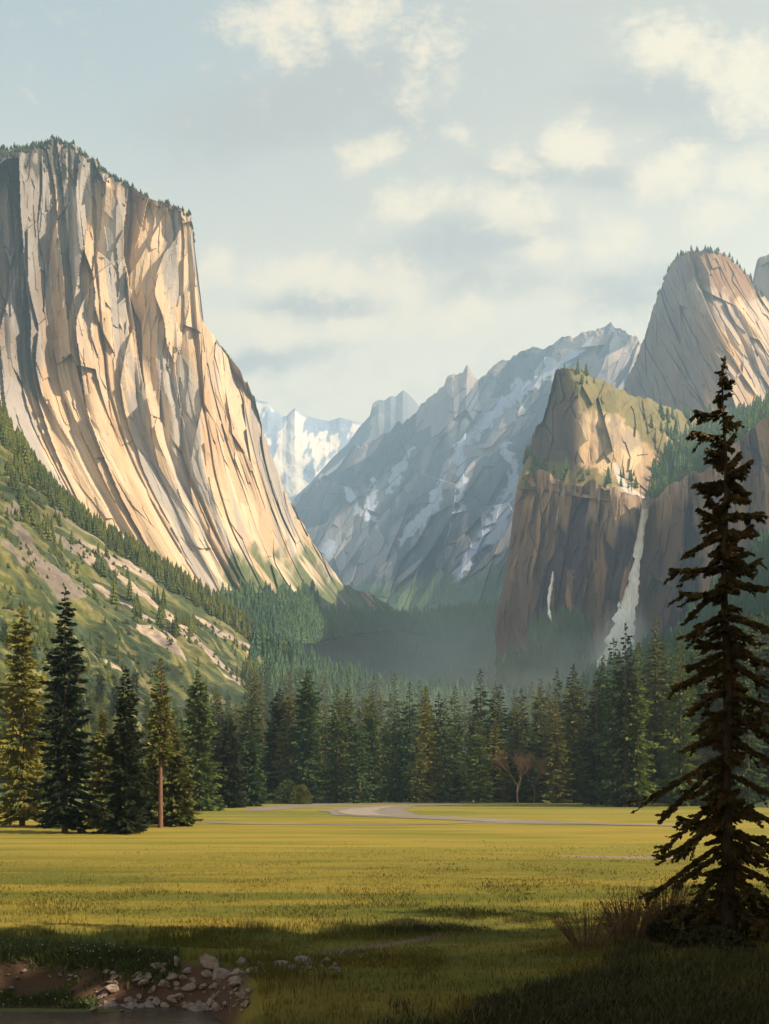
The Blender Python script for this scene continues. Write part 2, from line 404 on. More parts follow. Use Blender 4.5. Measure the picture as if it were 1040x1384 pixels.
def w_col(s, t, u, v, G, N):
    px, py = G[..., 0], G[..., 1]
    ws = s+12*(fbm(t/120, s/160, 3, 103)-.5)*2
    r, _ = facet(ws/11, t/80, 171); n = fbm(ws/18, t/150, 4, 181)
    C = lerpc((.14, .095, .08), (.26, .165, .105), sm(r, .5, .8))
    C = lerpc(C, np.broadcast_to((.042, .032, .056), C.shape), sm(n+.25*(facet(ws/9, t/60, 173)[0]-.5), .47, .53)*.94)  # dark purple patches carry the wall's shade contrast in the rock colour
    C = lerpc(C, np.broadcast_to((.34, .25, .17), C.shape), sm(.17-v+.3*(r-.5), 0., .1)*.8)
    g = sm(v+.10*(fbm(px/7, py/7, 3, 5)-.5), .91, .97)
    g = np.maximum(g, sm(np.hypot((px-755)/42, (py-872)/34)+.3*(fbm(px/8, py/8, 3, 7)-.5), 1., .8))
    C = lerpc(C, np.broadcast_to((.06, .085, .05), C.shape), g)
    rub = sm(np.hypot((px-705)/40, (py-895)/20), 1.1, .6)*sm(fbm(px/5, py/5, 3, 6), .42, .55)
    return lerpc(C, np.broadcast_to((.30, .25, .22), C.shape), rub*.8)
wall, WL = sheet('mountain', wl, 720, 460, M_WALL, w_disp, w_col, w_crest, (260, .02))
tag(wall, 'dark brown fluted cliff wall on the right that the tall waterfall drops over', 'cliff')

# ---- knob with lit face, scrubby shelves and hanging valley above the waterfall
kl = [
 [(735, 585, 1500), (735, 600, 1480), (732, 615, 1450), (728, 635, 1400), (725, 668, 1350)],
 [(716, 606, 1150), (714, 616, 1120), (710, 626, 1090), (706, 636, 1050), (700, 660, 1000)],
 [(733, 576, 1110), (734, 595, 1080), (733, 612, 1050), (730, 630, 1010), (722, 662, 965)],
 [(748, 530, 1080), (750, 565, 1060), (752, 595, 1035), (750, 625, 1000), (745, 664, 945)],
 [(756, 497, 1060), (762, 545, 1040), (768, 590, 1015), (770, 622, 985), (768, 668, 928)],
 [(775, 498, 1045), (782, 545, 1005), (786, 590, 975), (788, 630, 955), (788, 672, 912)],
 [(800, 512, 1060), (806, 555, 1000), (812, 600, 975), (816, 635, 955), (818, 676, 900)],
 [(826, 522, 1085), (832, 560, 1020), (838, 602, 990), (842, 640, 965), (845, 684, 892)],
 [(852, 534, 1110), (856, 572, 1040), (858, 610, 1010), (864, 648, 970), (868, 696, 905)],
 [(880, 542, 1150), (884, 580, 1070), (888, 618, 1040), (888, 655, 980), (882, 696, 905)],
 [(910, 554, 1210), (915, 590, 1140), (912, 622, 1070), (906, 650, 990), (905, 680, 890)],
 [(942, 566, 1290), (946, 590, 1200), (944, 612, 1100), (942, 634, 990), (945, 662, 860)],
 [(985, 570, 1320), (988, 580, 1200), (990, 590, 1080), (992, 602, 950), (995, 622, 820)],
 [(1040, 552, 1300), (1044, 556, 1180), (1048, 562, 1040), (1052, 572, 910), (1056, 598, 790)],
 [(1150, 520, 1250), (1150, 526, 1130), (1150, 534, 1000), (1152, 545, 880), (1155, 575, 760)],
 [(1330, 500, 1200), (1330, 506, 1080), (1330, 512, 960), (1330, 522, 840), (1330, 560, 730)]]
k_crest = [(700, 612), (716, 604), (724, 578), (733, 574), (742, 540), (748, 515), (752, 500), (764, 496), (790, 502), (805, 513), (830, 522), (852, 534), (880, 541), (910, 553), (942, 566), (985, 570), (1040, 552), (1150, 520)]
def k_disp(s, t, u, v, G):
    px = G[..., 0]
    a, ap = facet(s/26+t/90, t/80, 211); b, bp_ = facet(s/11, t/34, 221)
    k = lerp(1., .35, sm(px, 890, 930))
    d = ((a-.5)*20+ap*16+(b-.5)*9+bp_*8+(fbm(s/50, t/90, 4, 241)-.5)*30)*k
    return d*sm(v, -.03, .08)*sm(v, 1.02, .93), (fbm(s/6, t/6, 3, 261)-.4)*9*(1-sm(v, 0, .06))
def k_col(s, t, u, v, G, N):
    px, py = G[..., 0], G[..., 1]
    r, _ = facet(s/14+t/70, t/60, 271); n = fbm(s/30, t/50, 4, 281)
    C = lerpc((.46, .36, .23), (.36, .26, .16), sm(r, .4, .7))
    C = lerpc(C, np.broadcast_to((.17, .14, .13), C.shape), sm(n, .55, .64)*.6)
    C = lerpc(C, np.broadcast_to((.075, .065, .06), C.shape), sm(px, 784, 772)*.95)  # left face darkened in the colour to stand in for its shade
    nn = fbm(px/11, py/11, 4, 291)
    topg = sm(py-(np.interp(px, [750, 790, 850, 900, 950], [518, 548, 566, 582, 600]))+30*(nn-.5), 14, -4)*sm(px, 752, 775)
    topg = np.maximum(topg, sm(np.abs(py-np.interp(px, [840, 875, 915], [545, 580, 625]))+20*(nn-.5), 26, 14)*sm(px, 835, 850))
    sh = sm(py-(np.interp(px, [700, 740, 800, 850, 870], [610, 628, 634, 650, 672]))+26*(nn-.5), -8, 6)*sm(px, 880, 850)*sm(py, 668, 652)
    ba = sm(px+22*(nn-.5)-np.interp(py, [530, 570, 600, 640, 690], [1000, 962, 925, 878, 880]), 0, 10)
    g = np.clip(np.maximum(np.maximum(topg, sh), ba), 0, 1)
    gc = lerpc((.10, .105, .04), (.19, .155, .065), fbm(px/5, py/5, 3, 295))
    gc = lerpc(gc, np.broadcast_to((.055, .08, .05), gc.shape), ba)
    C = lerpc(C, gc, g)
    cr = sm(polyd(px, py, [(832, 628, 3), (842, 655, 5), (858, 668, 5), (872, 678, 4)]), 1.2, .8)
    return lerpc(C, np.broadcast_to((.50, .46, .42), C.shape), cr*.9)
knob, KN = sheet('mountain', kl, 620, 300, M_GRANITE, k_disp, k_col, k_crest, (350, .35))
tag(knob, 'blocky rock knob with a sunlit face and scrubby shelves above the waterfall lip', 'rock knob')

# ---- tall cathedral-like peak at the right edge and its neighbour
cl = [
 [(835, 560, 2500), (835, 570, 2460), (835, 585, 2420), (835, 610, 2400)],
 [(848, 510, 2250), (845, 540, 2220), (845, 575, 2200), (845, 620, 2180)],
 [(872, 455, 2060), (868, 500, 2020), (868, 550, 2000), (866, 620, 1980)],
 [(892, 395, 1900), (888, 460, 1860), (888, 530, 1830), (888, 620, 1800)],
 [(912, 353, 1780), (908, 430, 1730), (910, 520, 1690), (915, 620, 1650)],
 [(930, 341, 1720), (926, 420, 1660), (930, 510, 1620), (945, 620, 1560)],
 [(958, 340, 1680), (960, 420, 1560), (974, 515, 1490), (985, 620, 1450)],
 [(985, 350, 1705), (998, 430, 1580), (1012, 520, 1510), (1020, 620, 1460)],
 [(1012, 372, 1730), (1026, 445, 1600), (1040, 530, 1530), (1050, 620, 1480)],
 [(1040, 408, 1760), (1056, 470, 1640), (1072, 540, 1580), (1080, 620, 1520)],
 [(1090, 470, 1850), (1100, 510, 1750), (1110, 560, 1680), (1120, 620, 1620)],
 [(1160, 560, 2000), (1165, 575, 1900), (1170, 590, 1850), (1180, 620, 1780)]]
c_crest = [(835, 560), (848, 512), (858, 492), (872, 455), (885, 412), (896, 385), (905, 362), (915, 350), (930, 341), (955, 339), (975, 344), (990, 352), (1005, 368), (1014, 376), (1022, 392), (1040, 408), (1090, 470), (1160, 560)]
def c_disp(s, t, u, v, G):
    px, py = G[..., 0], G[..., 1]
    q = s-t*.42
    a, ap = facet(q/70, t/260, 311); b, bp_ = facet(q/28, t/120, 321); c, cp = facet(q/11, t/60, 331)
    d = (a-.5)*34+ap*60+(b-.5)*16+bp_*26+(c-.5)*6+cp*8+(fbm(q/110, t/300, 4, 341)-.5)*60
    return d*sm(v, -.03, .07), (fbm(s/9, t/9, 3, 361)-.4)*16*(1-sm(v, 0, .04))
def c_col(s, t, u, v, G, N):
    px, py = G[..., 0], G[..., 1]; q = s-t*.42
    r, _ = facet(q/24, t/120, 371); n = fbm(q/40, t/160, 4, 381)
    C = lerpc((.52, .37, .225), (.45, .30, .17), sm(r, .4, .75))
    C = lerpc(C, np.broadcast_to((.27, .23, .21), C.shape), sm(n, .53, .62)*.7)
    cap = sm(py+26*(fbm(px/9, py/14, 3, 5)-.5)*2, 392+.25*(px-940), 372+.25*(px-940))*sm(px, 915, 935)
    C = lerpc(C, np.broadcast_to((.20, .115, .06), C.shape), cap*.95)
    C = lerpc(C, np.broadcast_to((.15, .14, .155), C.shape), sm(px-.12*(py-400)+18*(fbm(s/50, t/80, 3, 15)-.5)*2, 945, 920)*.8)  # shade of the left flank painted into the rock colour
    g = sm(py+20*(fbm(px/8, py/8, 3, 9)-.5), 556, 580)
    return lerpc(C, np.broadcast_to((.07, .09, .05), C.shape), g)
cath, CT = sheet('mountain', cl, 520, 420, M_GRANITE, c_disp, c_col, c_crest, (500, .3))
tag(cath, 'steep rounded granite peak high at the right with a brown cap and shadowed left flank', 'peak')
c2 = [[(1012, 400, 2150), (1012, 440, 2130), (1012, 500, 2100)], [(1020, 380, 2050), (1018, 440, 2030), (1018, 520, 2000)], [(1024, 352, 2000), (1026, 440, 1980), (1028, 520, 1950)],
      [(1036, 345, 1980), (1040, 430, 1950), (1044, 520, 1900)], [(1070, 335, 1970), (1075, 430, 1940), (1080, 520, 1900)], [(1130, 350, 2000), (1135, 430, 1950), (1140, 540, 1900)], [(1220, 430, 2100), (1225, 480, 2050), (1230, 560, 2000)]]
cat2, _ = sheet('mountain', c2, 200, 160, M_GRANITE, lambda s, t, u, v, G: (fbm(s/70, t/160, 4, 5)-.5)*90+(facet(s/30, t/90, 6)[0]-.5)*30,
                lambda s, t, u, v, G, N: lerpc((.22, .20, .21), (.30, .25, .22), fbm(s/40, t/100, 3, 8)), None, (400, .3))
tag(cat2, 'shadowed grey rock shoulder cut by the right edge behind the tall peak', 'peak')

# ---- long blue ridge in the middle distance
rl = [
 [(340, 745, 3900), (345, 775, 3600), (350, 805, 3300), (355, 840, 3000)],
 [(395, 690, 3950), (400, 740, 3650), (410, 790, 3350), (415, 840, 3000)],
 [(440, 645, 3950), (445, 705, 3650), (455, 770, 3300), (465, 840, 2950)],
 [(500, 598, 3900), (500, 675, 3600), (505, 755, 3250), (510, 840, 2850)],
 [(560, 560, 3850), (558, 650, 3550), (560, 740, 3200), (560, 840, 2750)],
 [(610, 508, 3800), (605, 620, 3450), (605, 725, 3100), (605, 840, 2650)],
 [(660, 496, 3750), (655, 610, 3400), (650, 720, 3050), (650, 840, 2550)],
 [(720, 470, 3650), (712, 590, 3300), (706, 710, 2950), (700, 840, 2500)],
 [(790, 448, 3500), (780, 570, 3150), (772, 700, 2850), (765, 840, 2450)],
 [(840, 440, 3400), (835, 560, 3050), (830, 690, 2750), (825, 840, 2400)],
 [(880, 470, 3300), (885, 580, 2950), (888, 700, 2700), (890, 840, 2350)],
 [(960, 520, 3200), (965, 600, 2900), (970, 700, 2650), (975, 840, 2300)]]
r_crest = [(340, 745), (380, 705), (395, 690), (410, 668), (422, 655), (440, 642), (455, 634), (465, 622), (478, 605), (490, 598), (500, 598), (515, 588), (528, 583), (535, 570), (545, 572), (560, 558), (572, 545), (585, 535), (600, 522), (606, 508),
           (612, 503), (622, 503), (632, 496), (640, 505), (648, 512), (660, 500), (668, 493), (680, 487), (690, 488), (700, 478), (712, 475), (725, 469), (735, 471), (750, 462), (765, 458), (780, 452), (800, 447), (815, 441), (826, 438), (838, 444), (850, 450), (862, 458), (868, 468), (890, 480), (960, 520)]
def r_disp(s, t, u, v, G):
    q = s+.55*t
    rid = 1-np.abs(fbm(q/340, t/900, 2, 405)-.5)*4
    a, ap = facet(q/210, t/420, 411); b, bp_ = facet(q/85, t/190, 421); c, cp = facet(q/36, t/70, 431)
    return ((a-.5)*60+ap*150+rid*60+(b-.5)*30+bp_*75+(c-.5)*12+cp*22)*sm(v, -.06, .12)*lerp(1, .5, sm(v, .8, 1)), (fbm(s/26, t/26, 3, 461)-.45)*36*(1-sm(v, 0, .05))
def r_col(s, t, u, v, G, N):
    px, py = G[..., 0], G[..., 1]; q = s+.55*t
    n = fbm(q/150, t/300, 4, 471); r, _ = facet(q/75, t/160, 475)
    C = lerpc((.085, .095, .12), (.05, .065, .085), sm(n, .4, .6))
    C = lerpc(C, np.broadcast_to((.24, .22, .225), C.shape), sm(.62*n+.38*r, .50, .56)*.9)
    C = lerpc(C, np.broadcast_to((.36, .29, .23), C.shape), sm(py-np.interp(px, [560, 640, 720, 830, 880], [560, 520, 500, 490, 500]), 10, -25)*sm(r, .35, .6)*.7)
    warp = 9*(fbm(px/9, py/9, 4, 481)-.5)*2; warp2 = 9*(fbm(px/9, py/9, 4, 491)-.5)*2
    X, Yp = px+warp, py+warp2
    sn = 0
    for pl in ([(800, 462, 3), (772, 482, 5), (735, 508, 6), (700, 528, 6), (672, 556, 7), (650, 580, 6), (622, 602, 5), (620, 622, 8), (626, 648, 6), (620, 700, 3)],
               [(745, 490, 6), (752, 520, 5), (748, 560, 3)], [(700, 520, 8), (705, 555, 2)], [(690, 600, 3), (682, 608, 4), (698, 630, 6), (690, 665, 9), (668, 715, 12), (640, 745, 7), (605, 800, 4)],
               [(600, 640, 5), (588, 680, 7), (560, 712, 8), (545, 735, 4)], [(470, 660, 5), (485, 690, 6), (505, 705, 3)], [(445, 745, 10), (452, 735, 6)], [(505, 650, 4), (500, 690, 4)], [(555, 605, 5), (540, 640, 7), (525, 665, 3)]):
        sn = np.maximum(sn, sm(polyd(X, Yp, pl), 1.25, .8))
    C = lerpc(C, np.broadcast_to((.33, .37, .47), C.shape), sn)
    g = sm(py+26*(fbm(px/12, py/12, 4, 495)-.5)*2, np.interp(px, [400, 520, 640, 700], [815, 775, 765, 745]), np.interp(px, [400, 520, 640, 700], [830, 800, 795, 775]))
    return lerpc(C, np.broadcast_to((.10, .15, .07), C.shape), g)
ridge, RG = sheet('mountain', rl, 760, 480, M_RIDGE, r_disp, r_col, r_crest, (1200, .4))
tag(ridge, 'long hazy blue mountain ridge with snow gullies rising from valley centre to the right', 'mountain ridge')

# ---- blue peak behind the ridge, and the far snowy range
pl_ = [[(380, 690, 4725), (385, 720, 4500), (390, 760, 4200)], [(430, 645, 4650), (430, 690, 4425), (430, 750, 4125)], [(470, 600, 4575), (470, 660, 4350), (470, 740, 4050)], [(500, 560, 4500), (500, 640, 4275), (500, 740, 3975)],
       [(545, 528, 4500), (545, 630, 4200), (545, 740, 3900)], [(580, 555, 4575), (585, 640, 4275), (590, 740, 3975)], [(680, 600, 4725), (680, 660, 4425), (680, 740, 4125)]]
p_crest = [(380, 690), (420, 652), (450, 618), (470, 600), (485, 578), (500, 562), (504, 545), (512, 540), (520, 541), (528, 535), (535, 536), (545, 527), (552, 532), (560, 540), (568, 550), (590, 565), (680, 600)]
def p_col(s, t, u, v, G, N):
    px, py = G[..., 0], G[..., 1]
    sn = sm(fbm((px+py)/22, (px-py)/60, 4, 505), .50, .56)*sm(px, 530, 480)
    C = np.broadcast_to((.16, .18, .21), px.shape+(3,))
    return lerpc(C, np.broadcast_to((.62, .56, .48), C.shape), sn)
pk, _ = sheet('mountain', pl_, 300, 200, M_SNOWY, lambda s, t, u, v, G: (fbm(s/300, t/500, 5, 6)-.5)*170*sm(v, -.1, .2), p_col, p_crest, (300, .5))
tag(pk, 'small jagged blue peak between the snowy range and the long ridge', 'peak')
fl_ = [[(250, 560, 5320), (250, 620, 5040), (250, 740, 4480)], [(320, 540, 5320), (320, 610, 5040), (320, 740, 4480)], [(365, 550, 5264), (365, 615, 4984), (370, 740, 4480)], [(400, 556, 5264), (400, 620, 4928), (405, 740, 4424)],
       [(450, 565, 5264), (450, 630, 4928), (450, 740, 4424)], [(500, 570, 5264), (500, 640, 4928), (500, 740, 4424)], [(600, 600, 5264), (600, 660, 4928), (600, 740, 4424)]]
f_crest = [(250, 540), (320, 528), (350, 541), (362, 543), (370, 552), (382, 563), (388, 562), (393, 556), (399, 551), (406, 557), (413, 561), (430, 566), (445, 569), (460, 564), (475, 568), (488, 571), (510, 575), (600, 600)]
def f_col(s, t, u, v, G, N):
    px, py = G[..., 0], G[..., 1]
    rk = sm(fbm((px+.5*py)/16, (py-.8*px)/34, 4, 515), .53, .60)
    rk = np.maximum(rk, sm(v, .035, .02)*.8)
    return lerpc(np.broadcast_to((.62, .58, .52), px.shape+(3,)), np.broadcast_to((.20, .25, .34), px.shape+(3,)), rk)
fr, _ = sheet('mountain', fl_, 300, 200, M_SNOWY, lambda s, t, u, v, G: (fbm(s/260, t/260, 5, 7)-.5)*150*sm(v, -.1, .2), f_col, f_crest, (400, .5))
tag(fr, 'far pale snow-covered range in the notch right of the great cliff', 'mountain range')

# ---- left talus hillside
tl = [
 [(-420, 250, 480), (-420, 520, 380), (-430, 800, 260), (-450, 1100, 140)],
 [(-150, 450, 540), (-160, 640, 430), (-180, 860, 300), (-200, 1096, 155)],
 [(0, 568, 590), (0, 730, 470), (0, 900, 330), (0, 1094, 165)],
 [(55, 650, 630), (60, 780, 500), (70, 930, 350), (85, 1092, 178)],
 [(105, 702, 660), (115, 815, 520), (130, 945, 370), (150, 1090, 192)],
 [(200, 762, 700), (212, 855, 560), (230, 965, 400), (255, 1088, 208)],
 [(300, 828, 740), (315, 900, 600), (330, 990, 430), (350, 1087, 218)],
 [(350, 868, 760), (365, 930, 620), (385, 1005, 450), (405, 1086, 228)],
 [(400, 905, 780), (415, 955, 640), (435, 1015, 470), (455, 1085, 240)],
 [(460, 935, 800), (475, 975, 660), (495, 1025, 490), (520, 1084, 252)],
 [(560, 955, 840), (575, 990, 700), (600, 1030, 520), (640, 1083, 266)],
 [(720, 960, 860), (725, 990, 720), (735, 1030, 540), (760, 1083, 266)],
 [(830, 925, 830), (835, 970, 660), (840, 1020, 470), (860, 1084, 252)],
 [(910, 880, 760), (915, 940, 580), (920, 1010, 400), (935, 1087, 218)],
 [(975, 820, 640), (985, 900, 490), (995, 990, 350), (1005, 1090, 192)],
 [(1050, 750, 560), (1060, 850, 430), (1070, 965, 300), (1080, 1094, 165)],
 [(1200, 650, 500), (1200, 790, 380), (1200, 930, 270), (1210, 1098, 145)],
 [(1420, 560, 450), (1420, 720, 340), (1420, 900, 240), (1420, 1104, 123)]]
t_crest = [(-420, 250), (-150, 450), (0, 568), (20, 600), (55, 652), (80, 680), (105, 702), (150, 733), (200, 764), (250, 795), (300, 828), (350, 868), (400, 905), (460, 935), (560, 955), (720, 960), (830, 925), (910, 880), (975, 820), (1050, 750), (1200, 650), (1420, 560)]
LT = lambda px: sm(px, 480, 380)
def t_disp(s, t, u, v, G):
    px, py = G[..., 0], G[..., 1]
    al = (px*.79+py*.61); ac = (py*.79-px*.61)
    k = sm(v, 0, .08)*sm(v, 1, .85)
    return ((fbm(ac/22, al/120, 4, 601)-.5)*26+(fbm(ac/7, al/60, 3, 607)-.5)*6+(fbm(ac/2.6, al/26, 3, 609)-.5)*3.5)*k*lerp(.3, 1, LT(px))
def t_col(s, t, u, v, G, N):
    px, py = G[..., 0], G[..., 1]
    al = (px*.79+py*.61); ac = (py*.79-px*.61)
    n = fbm(ac/8, al/85, 4, 611); n2 = fbm(ac/2.6, al/34, 4, 621)
    C = lerpc((.032, .052, .017), (.098, .112, .027), sm(n, .38, .60))
    C = lerpc(C, np.broadcast_to((.19, .17, .07), C.shape), sm(n2, .57, .64)*.8)
    C = lerpc(C, np.broadcast_to((.05, .07, .045), C.shape), sm(n2, .44, .36)*.85)
    w1 = 7*(fbm(ac/5, al/22, 4, 631)-.5)*2; X, Yp = px+w1, py+.8*w1
    sc = 0
    for pl in ([(95, 722, 2), (150, 760, 4), (215, 795, 5), (300, 850, 6), (360, 885, 7), (402, 912, 5)],
               [(120, 752, 4), (165, 790, 9), (205, 826, 11), (245, 862, 12), (285, 892, 7), (325, 925, 4)],
               [(178, 858, 4), (205, 876, 8), (232, 898, 6), (242, 906, 2)],
               [(0, 700, 5), (45, 760, 13), (85, 800, 12), (110, 815, 6)], [(0, 740, 9), (30, 765, 6)], [(20, 680, 6), (70, 720, 8), (120, 765, 5)], [(200, 845, 3), (235, 880, 3)], [(60, 690, 2), (140, 742, 3), (240, 812, 3.5), (340, 880, 3)], [(130, 790, 2), (180, 832, 3), (215, 858, 2)], [(250, 885, 2), (300, 922, 3), (330, 940, 2)], [(30, 800, 2), (80, 838, 3), (120, 868, 2)], [(150, 880, 1.5), (200, 915, 2.5), (240, 940, 1.5)]):
        sc = np.maximum(sc, sm(polyd(X, Yp, pl), .82, .58))
    scc = lerpc((.42, .33, .25), (.30, .24, .22), sm(n2, .45, .6))
    scc = lerpc(scc, np.broadcast_to((.17, .145, .13), scc.shape), sm(px, 130, 95)*.9)
    C = lerpc(C, scc, sc)
    fo = lerpc((.045, .06, .028), (.06, .08, .035), n)
    return lerpc(fo, C, LT(px)*sm(py, 1090, 1040)*1.)
talus, TL = sheet('hillside', tl, 900, 420, M_SLOPE, t_disp, t_col, t_crest, (120, .2), ray=False)
tag(talus, 'steep green hillside with pink scree chutes below the great cliff', 'hillside')

# ---- blue wooded rise at the head of the valley
vl = [
 [(180, 890, 1900), (190, 940, 1500), (200, 1000, 1000)],
 [(330, 858, 1950), (340, 920, 1500), (350, 1000, 1000)],
 [(420, 846, 2000), (430, 915, 1550), (440, 1000, 1000)],
 [(520, 838, 2050), (525, 915, 1600), (530, 1000, 1000)],
 [(620, 830, 2050), (620, 910, 1600), (620, 1000, 1000)],
 [(680, 826, 2000), (690, 895, 1500), (690, 1000, 950)],
 [(720, 850, 1700), (740, 905, 1250), (750, 1000, 800)],
 [(860, 925, 1000), (870, 960, 850), (880, 1000, 750)]]
vhill, VH = sheet('hillside', vl, 300, 160, M_FOREST, lambda s, t, u, v, G: (fbm(s/120, t/120, 4, 701)-.5)*40*sm(v, 0, .1),
                  lambda s, t, u, v, G, N: lerpc((.05, .09, .06), (.075, .12, .07), fbm(s/60, t/60, 4, 711)), None, (600, .6))
tag(vhill, 'hazy blue green wooded rise closing the far end of the valley', 'hillside')

# ------------------------------------------------------------------ conifers
M_CON = [leaf_mat('conifer_green', (.040, .070, .028), (.080, .118, .036), (.14, .16, .046)),
         leaf_mat('conifer_olive', (.070, .086, .026), (.13, .13, .038), (.19, .17, .05)),
         leaf_mat('conifer_dark', (.016, .024, .012), (.030, .038, .016), (.055, .055, .022))]
M_BARK = bark_mat('bark_brown', (.045, .03, .022), (.09, .06, .04))
M_BARKRED = bark_mat('bark_red', (.085, .045, .032), (.15, .08, .055))
def kites(base, dirv, side, ln, wd):
    """base (n,3), direction, sideways unit vectors -> kite quads"""
    n = len(base)
    mid = base+dirv*(ln*.45)[:, None]
    V = np.stack([base, mid+side*wd[:, None], base+dirv*ln[:, None], mid-side*wd[:, None]], 1).reshape(-1, 3)
    return V, np.arange(4*n).reshape(n, 4)
def nrm(a): return a/(np.linalg.norm(a, axis=-1, keepdims=True)+1e-9)
def sprigs(org, az, L, droop, r, npb, slen, wr=.24, up=.25, lo=.12, hang=.5):
    """foliage along branches; org (n,3), az (n), L (n)"""
    n = len(org); wv = lo+(1-lo)*((np.arange(npb)[None, :]+r.random((n, npb)))/npb)
    d0 = np.stack([np.cos(az), np.sin(az)], -1)[:, None, :]
    rr = (L[:, None]*wv)
    z = -droop[:, None]*L[:, None]*wv**1.25+up*L[:, None]*wv**3
    B = org[:, None, :]+np.concatenate([d0*rr[..., None], z[..., None]], -1)
    ang = az[:, None]+r.choice([-1, 1], (n, npb))*r.uniform(.15, 1.15, (n, npb))*(1.1-.6*wv)
    dz = -r.uniform(.0, 1., (n, npb))*hang-.15+.25*wv
    D = nrm(np.stack([np.cos(ang), np.sin(ang), dz], -1))
    rnd = nrm(r.normal(size=(n, npb, 3))*np.array([1, 1, .6])); sd = nrm(np.cross(D, rnd))
    ln = slen*r.uniform(.6, 1.3, (n, npb))*(1.15-.45*wv)*np.clip(L[:, None]/(slen*1.6), .45, 1.2)
    return kites(B.reshape(-1, 3), D.reshape(-1, 3), sd.reshape(-1, 3), ln.ravel(), (ln*wr*r.uniform(.7, 1.3, (n, npb))).ravel())
def tube(P, rad, n=7):
    P = np.array(P, float); V = []; k = len(P)
    for i in range(k):
        d = P[min(i+1, k-1)]-P[max(i-1, 0)]; d = d/np.linalg.norm(d)
        a = np.cross(d, (1, 0, 0)) if abs(d[0]) < .8 else np.cross(d, (0, 1, 0)); a /= np.linalg.norm(a); b = np.cross(d, a)
        th = np.arange(n)*2*math.pi/n
        V.append(P[i]+rad[i]*(np.cos(th)[:, None]*a+np.sin(th)[:, None]*b))
    V = np.concatenate(V); F = [(i*n+j, i*n+(j+1) % n, (i+1)*n+(j+1) % n, (i+1)*n+j) for i in range(k-1) for j in range(n)]
    return V, np.array(F)
def merge(parts):
    V = []; F = []; o = 0
    for v, f in parts: V.append(v); F.append(f+o); o += len(v)
    return np.concatenate(V), np.concatenate(F)
def con_arrays(H, Rr, base, nb, npb, slen, seed, droop=.35, gap=.0, pw=.8, lean=0, wr=.26, hang=.6):
    r = np.random.default_rng(seed)
    t = (np.arange(nb)+r.random(nb))/nb
    t = t**.85
    if gap > 0:
        t = t[(np.sin(t*37+seed)+r.random(len(t))*1.4) > gap-.9]
    zb = H*(1-(1-base)*t)
    L = Rr*(.05+t**pw)*r.uniform(.55, 1.2, len(t))*np.where(t > .9, lerp(1., .75, (t-.9)*10), 1)
    L *= 1+.22*np.sin(t*23+seed*1.7)
    az = np.arange(len(t))*2.399963+r.uniform(-.5, .5, len(t))
    org = np.stack([0*zb, 0*zb, zb], -1)
    V, F = sprigs(org, az, L, droop*r.uniform(.6, 1.4, len(t))*lerp(.5, 1.2, t), r, npb, slen, wr=wr, hang=hang)
    # leader at the tip
    k = 10; a2 = r.uniform(0, 6.28, k); bz = np.stack([0*a2, 0*a2, H*r.uniform(.965, 1., k)], -1)
    D = nrm(np.stack([np.cos(a2)*.35, np.sin(a2)*.35, np.ones(k)], -1)); sd = nrm(np.cross(D, r.normal(size=(k, 3))))
    v2, f2 = kites(bz, D, sd, np.full(k, slen*.7), np.full(k, slen*.1))
    V, F = merge([(V, F), (v2, f2)])
    V = V[:]; V[:, 0] += lean*V[:, 2]/H
    zz = np.linspace(-.3, H*.97, 9); x = lean*zz/H
    T = tube(np.stack([x, 0*x, zz], -1), np.maximum((H*.0125+.03)*(1-zz/H*.95), .02))
    return (V, F), T
def make_conifer(name, H, Rr, base, nb, npb, slen, seed, mat, bark=None, **k):
    c, tr = con_arrays(H, Rr, base, nb, npb, slen, seed, **k)
    e = empty(name)
    link('crown', mesh_np('crown', c[0], c[1], mat), e)
    link('trunk', mesh_np('trunk', tr[0], tr[1], bark or M_BARK, smooth=True), e)
    return e
def dup(root):
    r = root.copy(); COL.objects.link(r)
    for ch in root.children:
        c = ch.copy(); COL.objects.link(c); c.parent = r
    return r
def put(o, x, y, z=0, s=1., rz=None, label=None, cat='tree', group=None, sxy=1.):
    o.location = (x, y, z); o.scale = (s*sxy, s*sxy, s); o.rotation_euler = (0, 0, random.uniform(0, 6.28) if rz is None else rz)
    tag(o, label, cat, group); return o

# hillside ground under the forest, for tree bases
def bvh_of(D):
    P = D['P']; nu, nv = P.shape[:2]; st = 4
    Q = P[::st, ::st]; a, b = Q.shape[:2]; idx = np.arange(a*b).reshape(a, b)
    F = np.stack([idx[:-1, :-1], idx[:-1, 1:], idx[1:, 1:], idx[1:, :-1]], -1).reshape(-1, 4)
    return BVHTree.FromPolygons([tuple(map(float, p)) for p in Q.reshape(-1, 3)], [tuple(map(int, f)) for f in F])
BT = bvh_of(TL)
def ground_z(x, y):
    h = BT.ray_cast(Vector((x, y, 2000)), Vector((0, 0, -1)))
    return max(0, h[0].z) if h[0] is not None else 0.

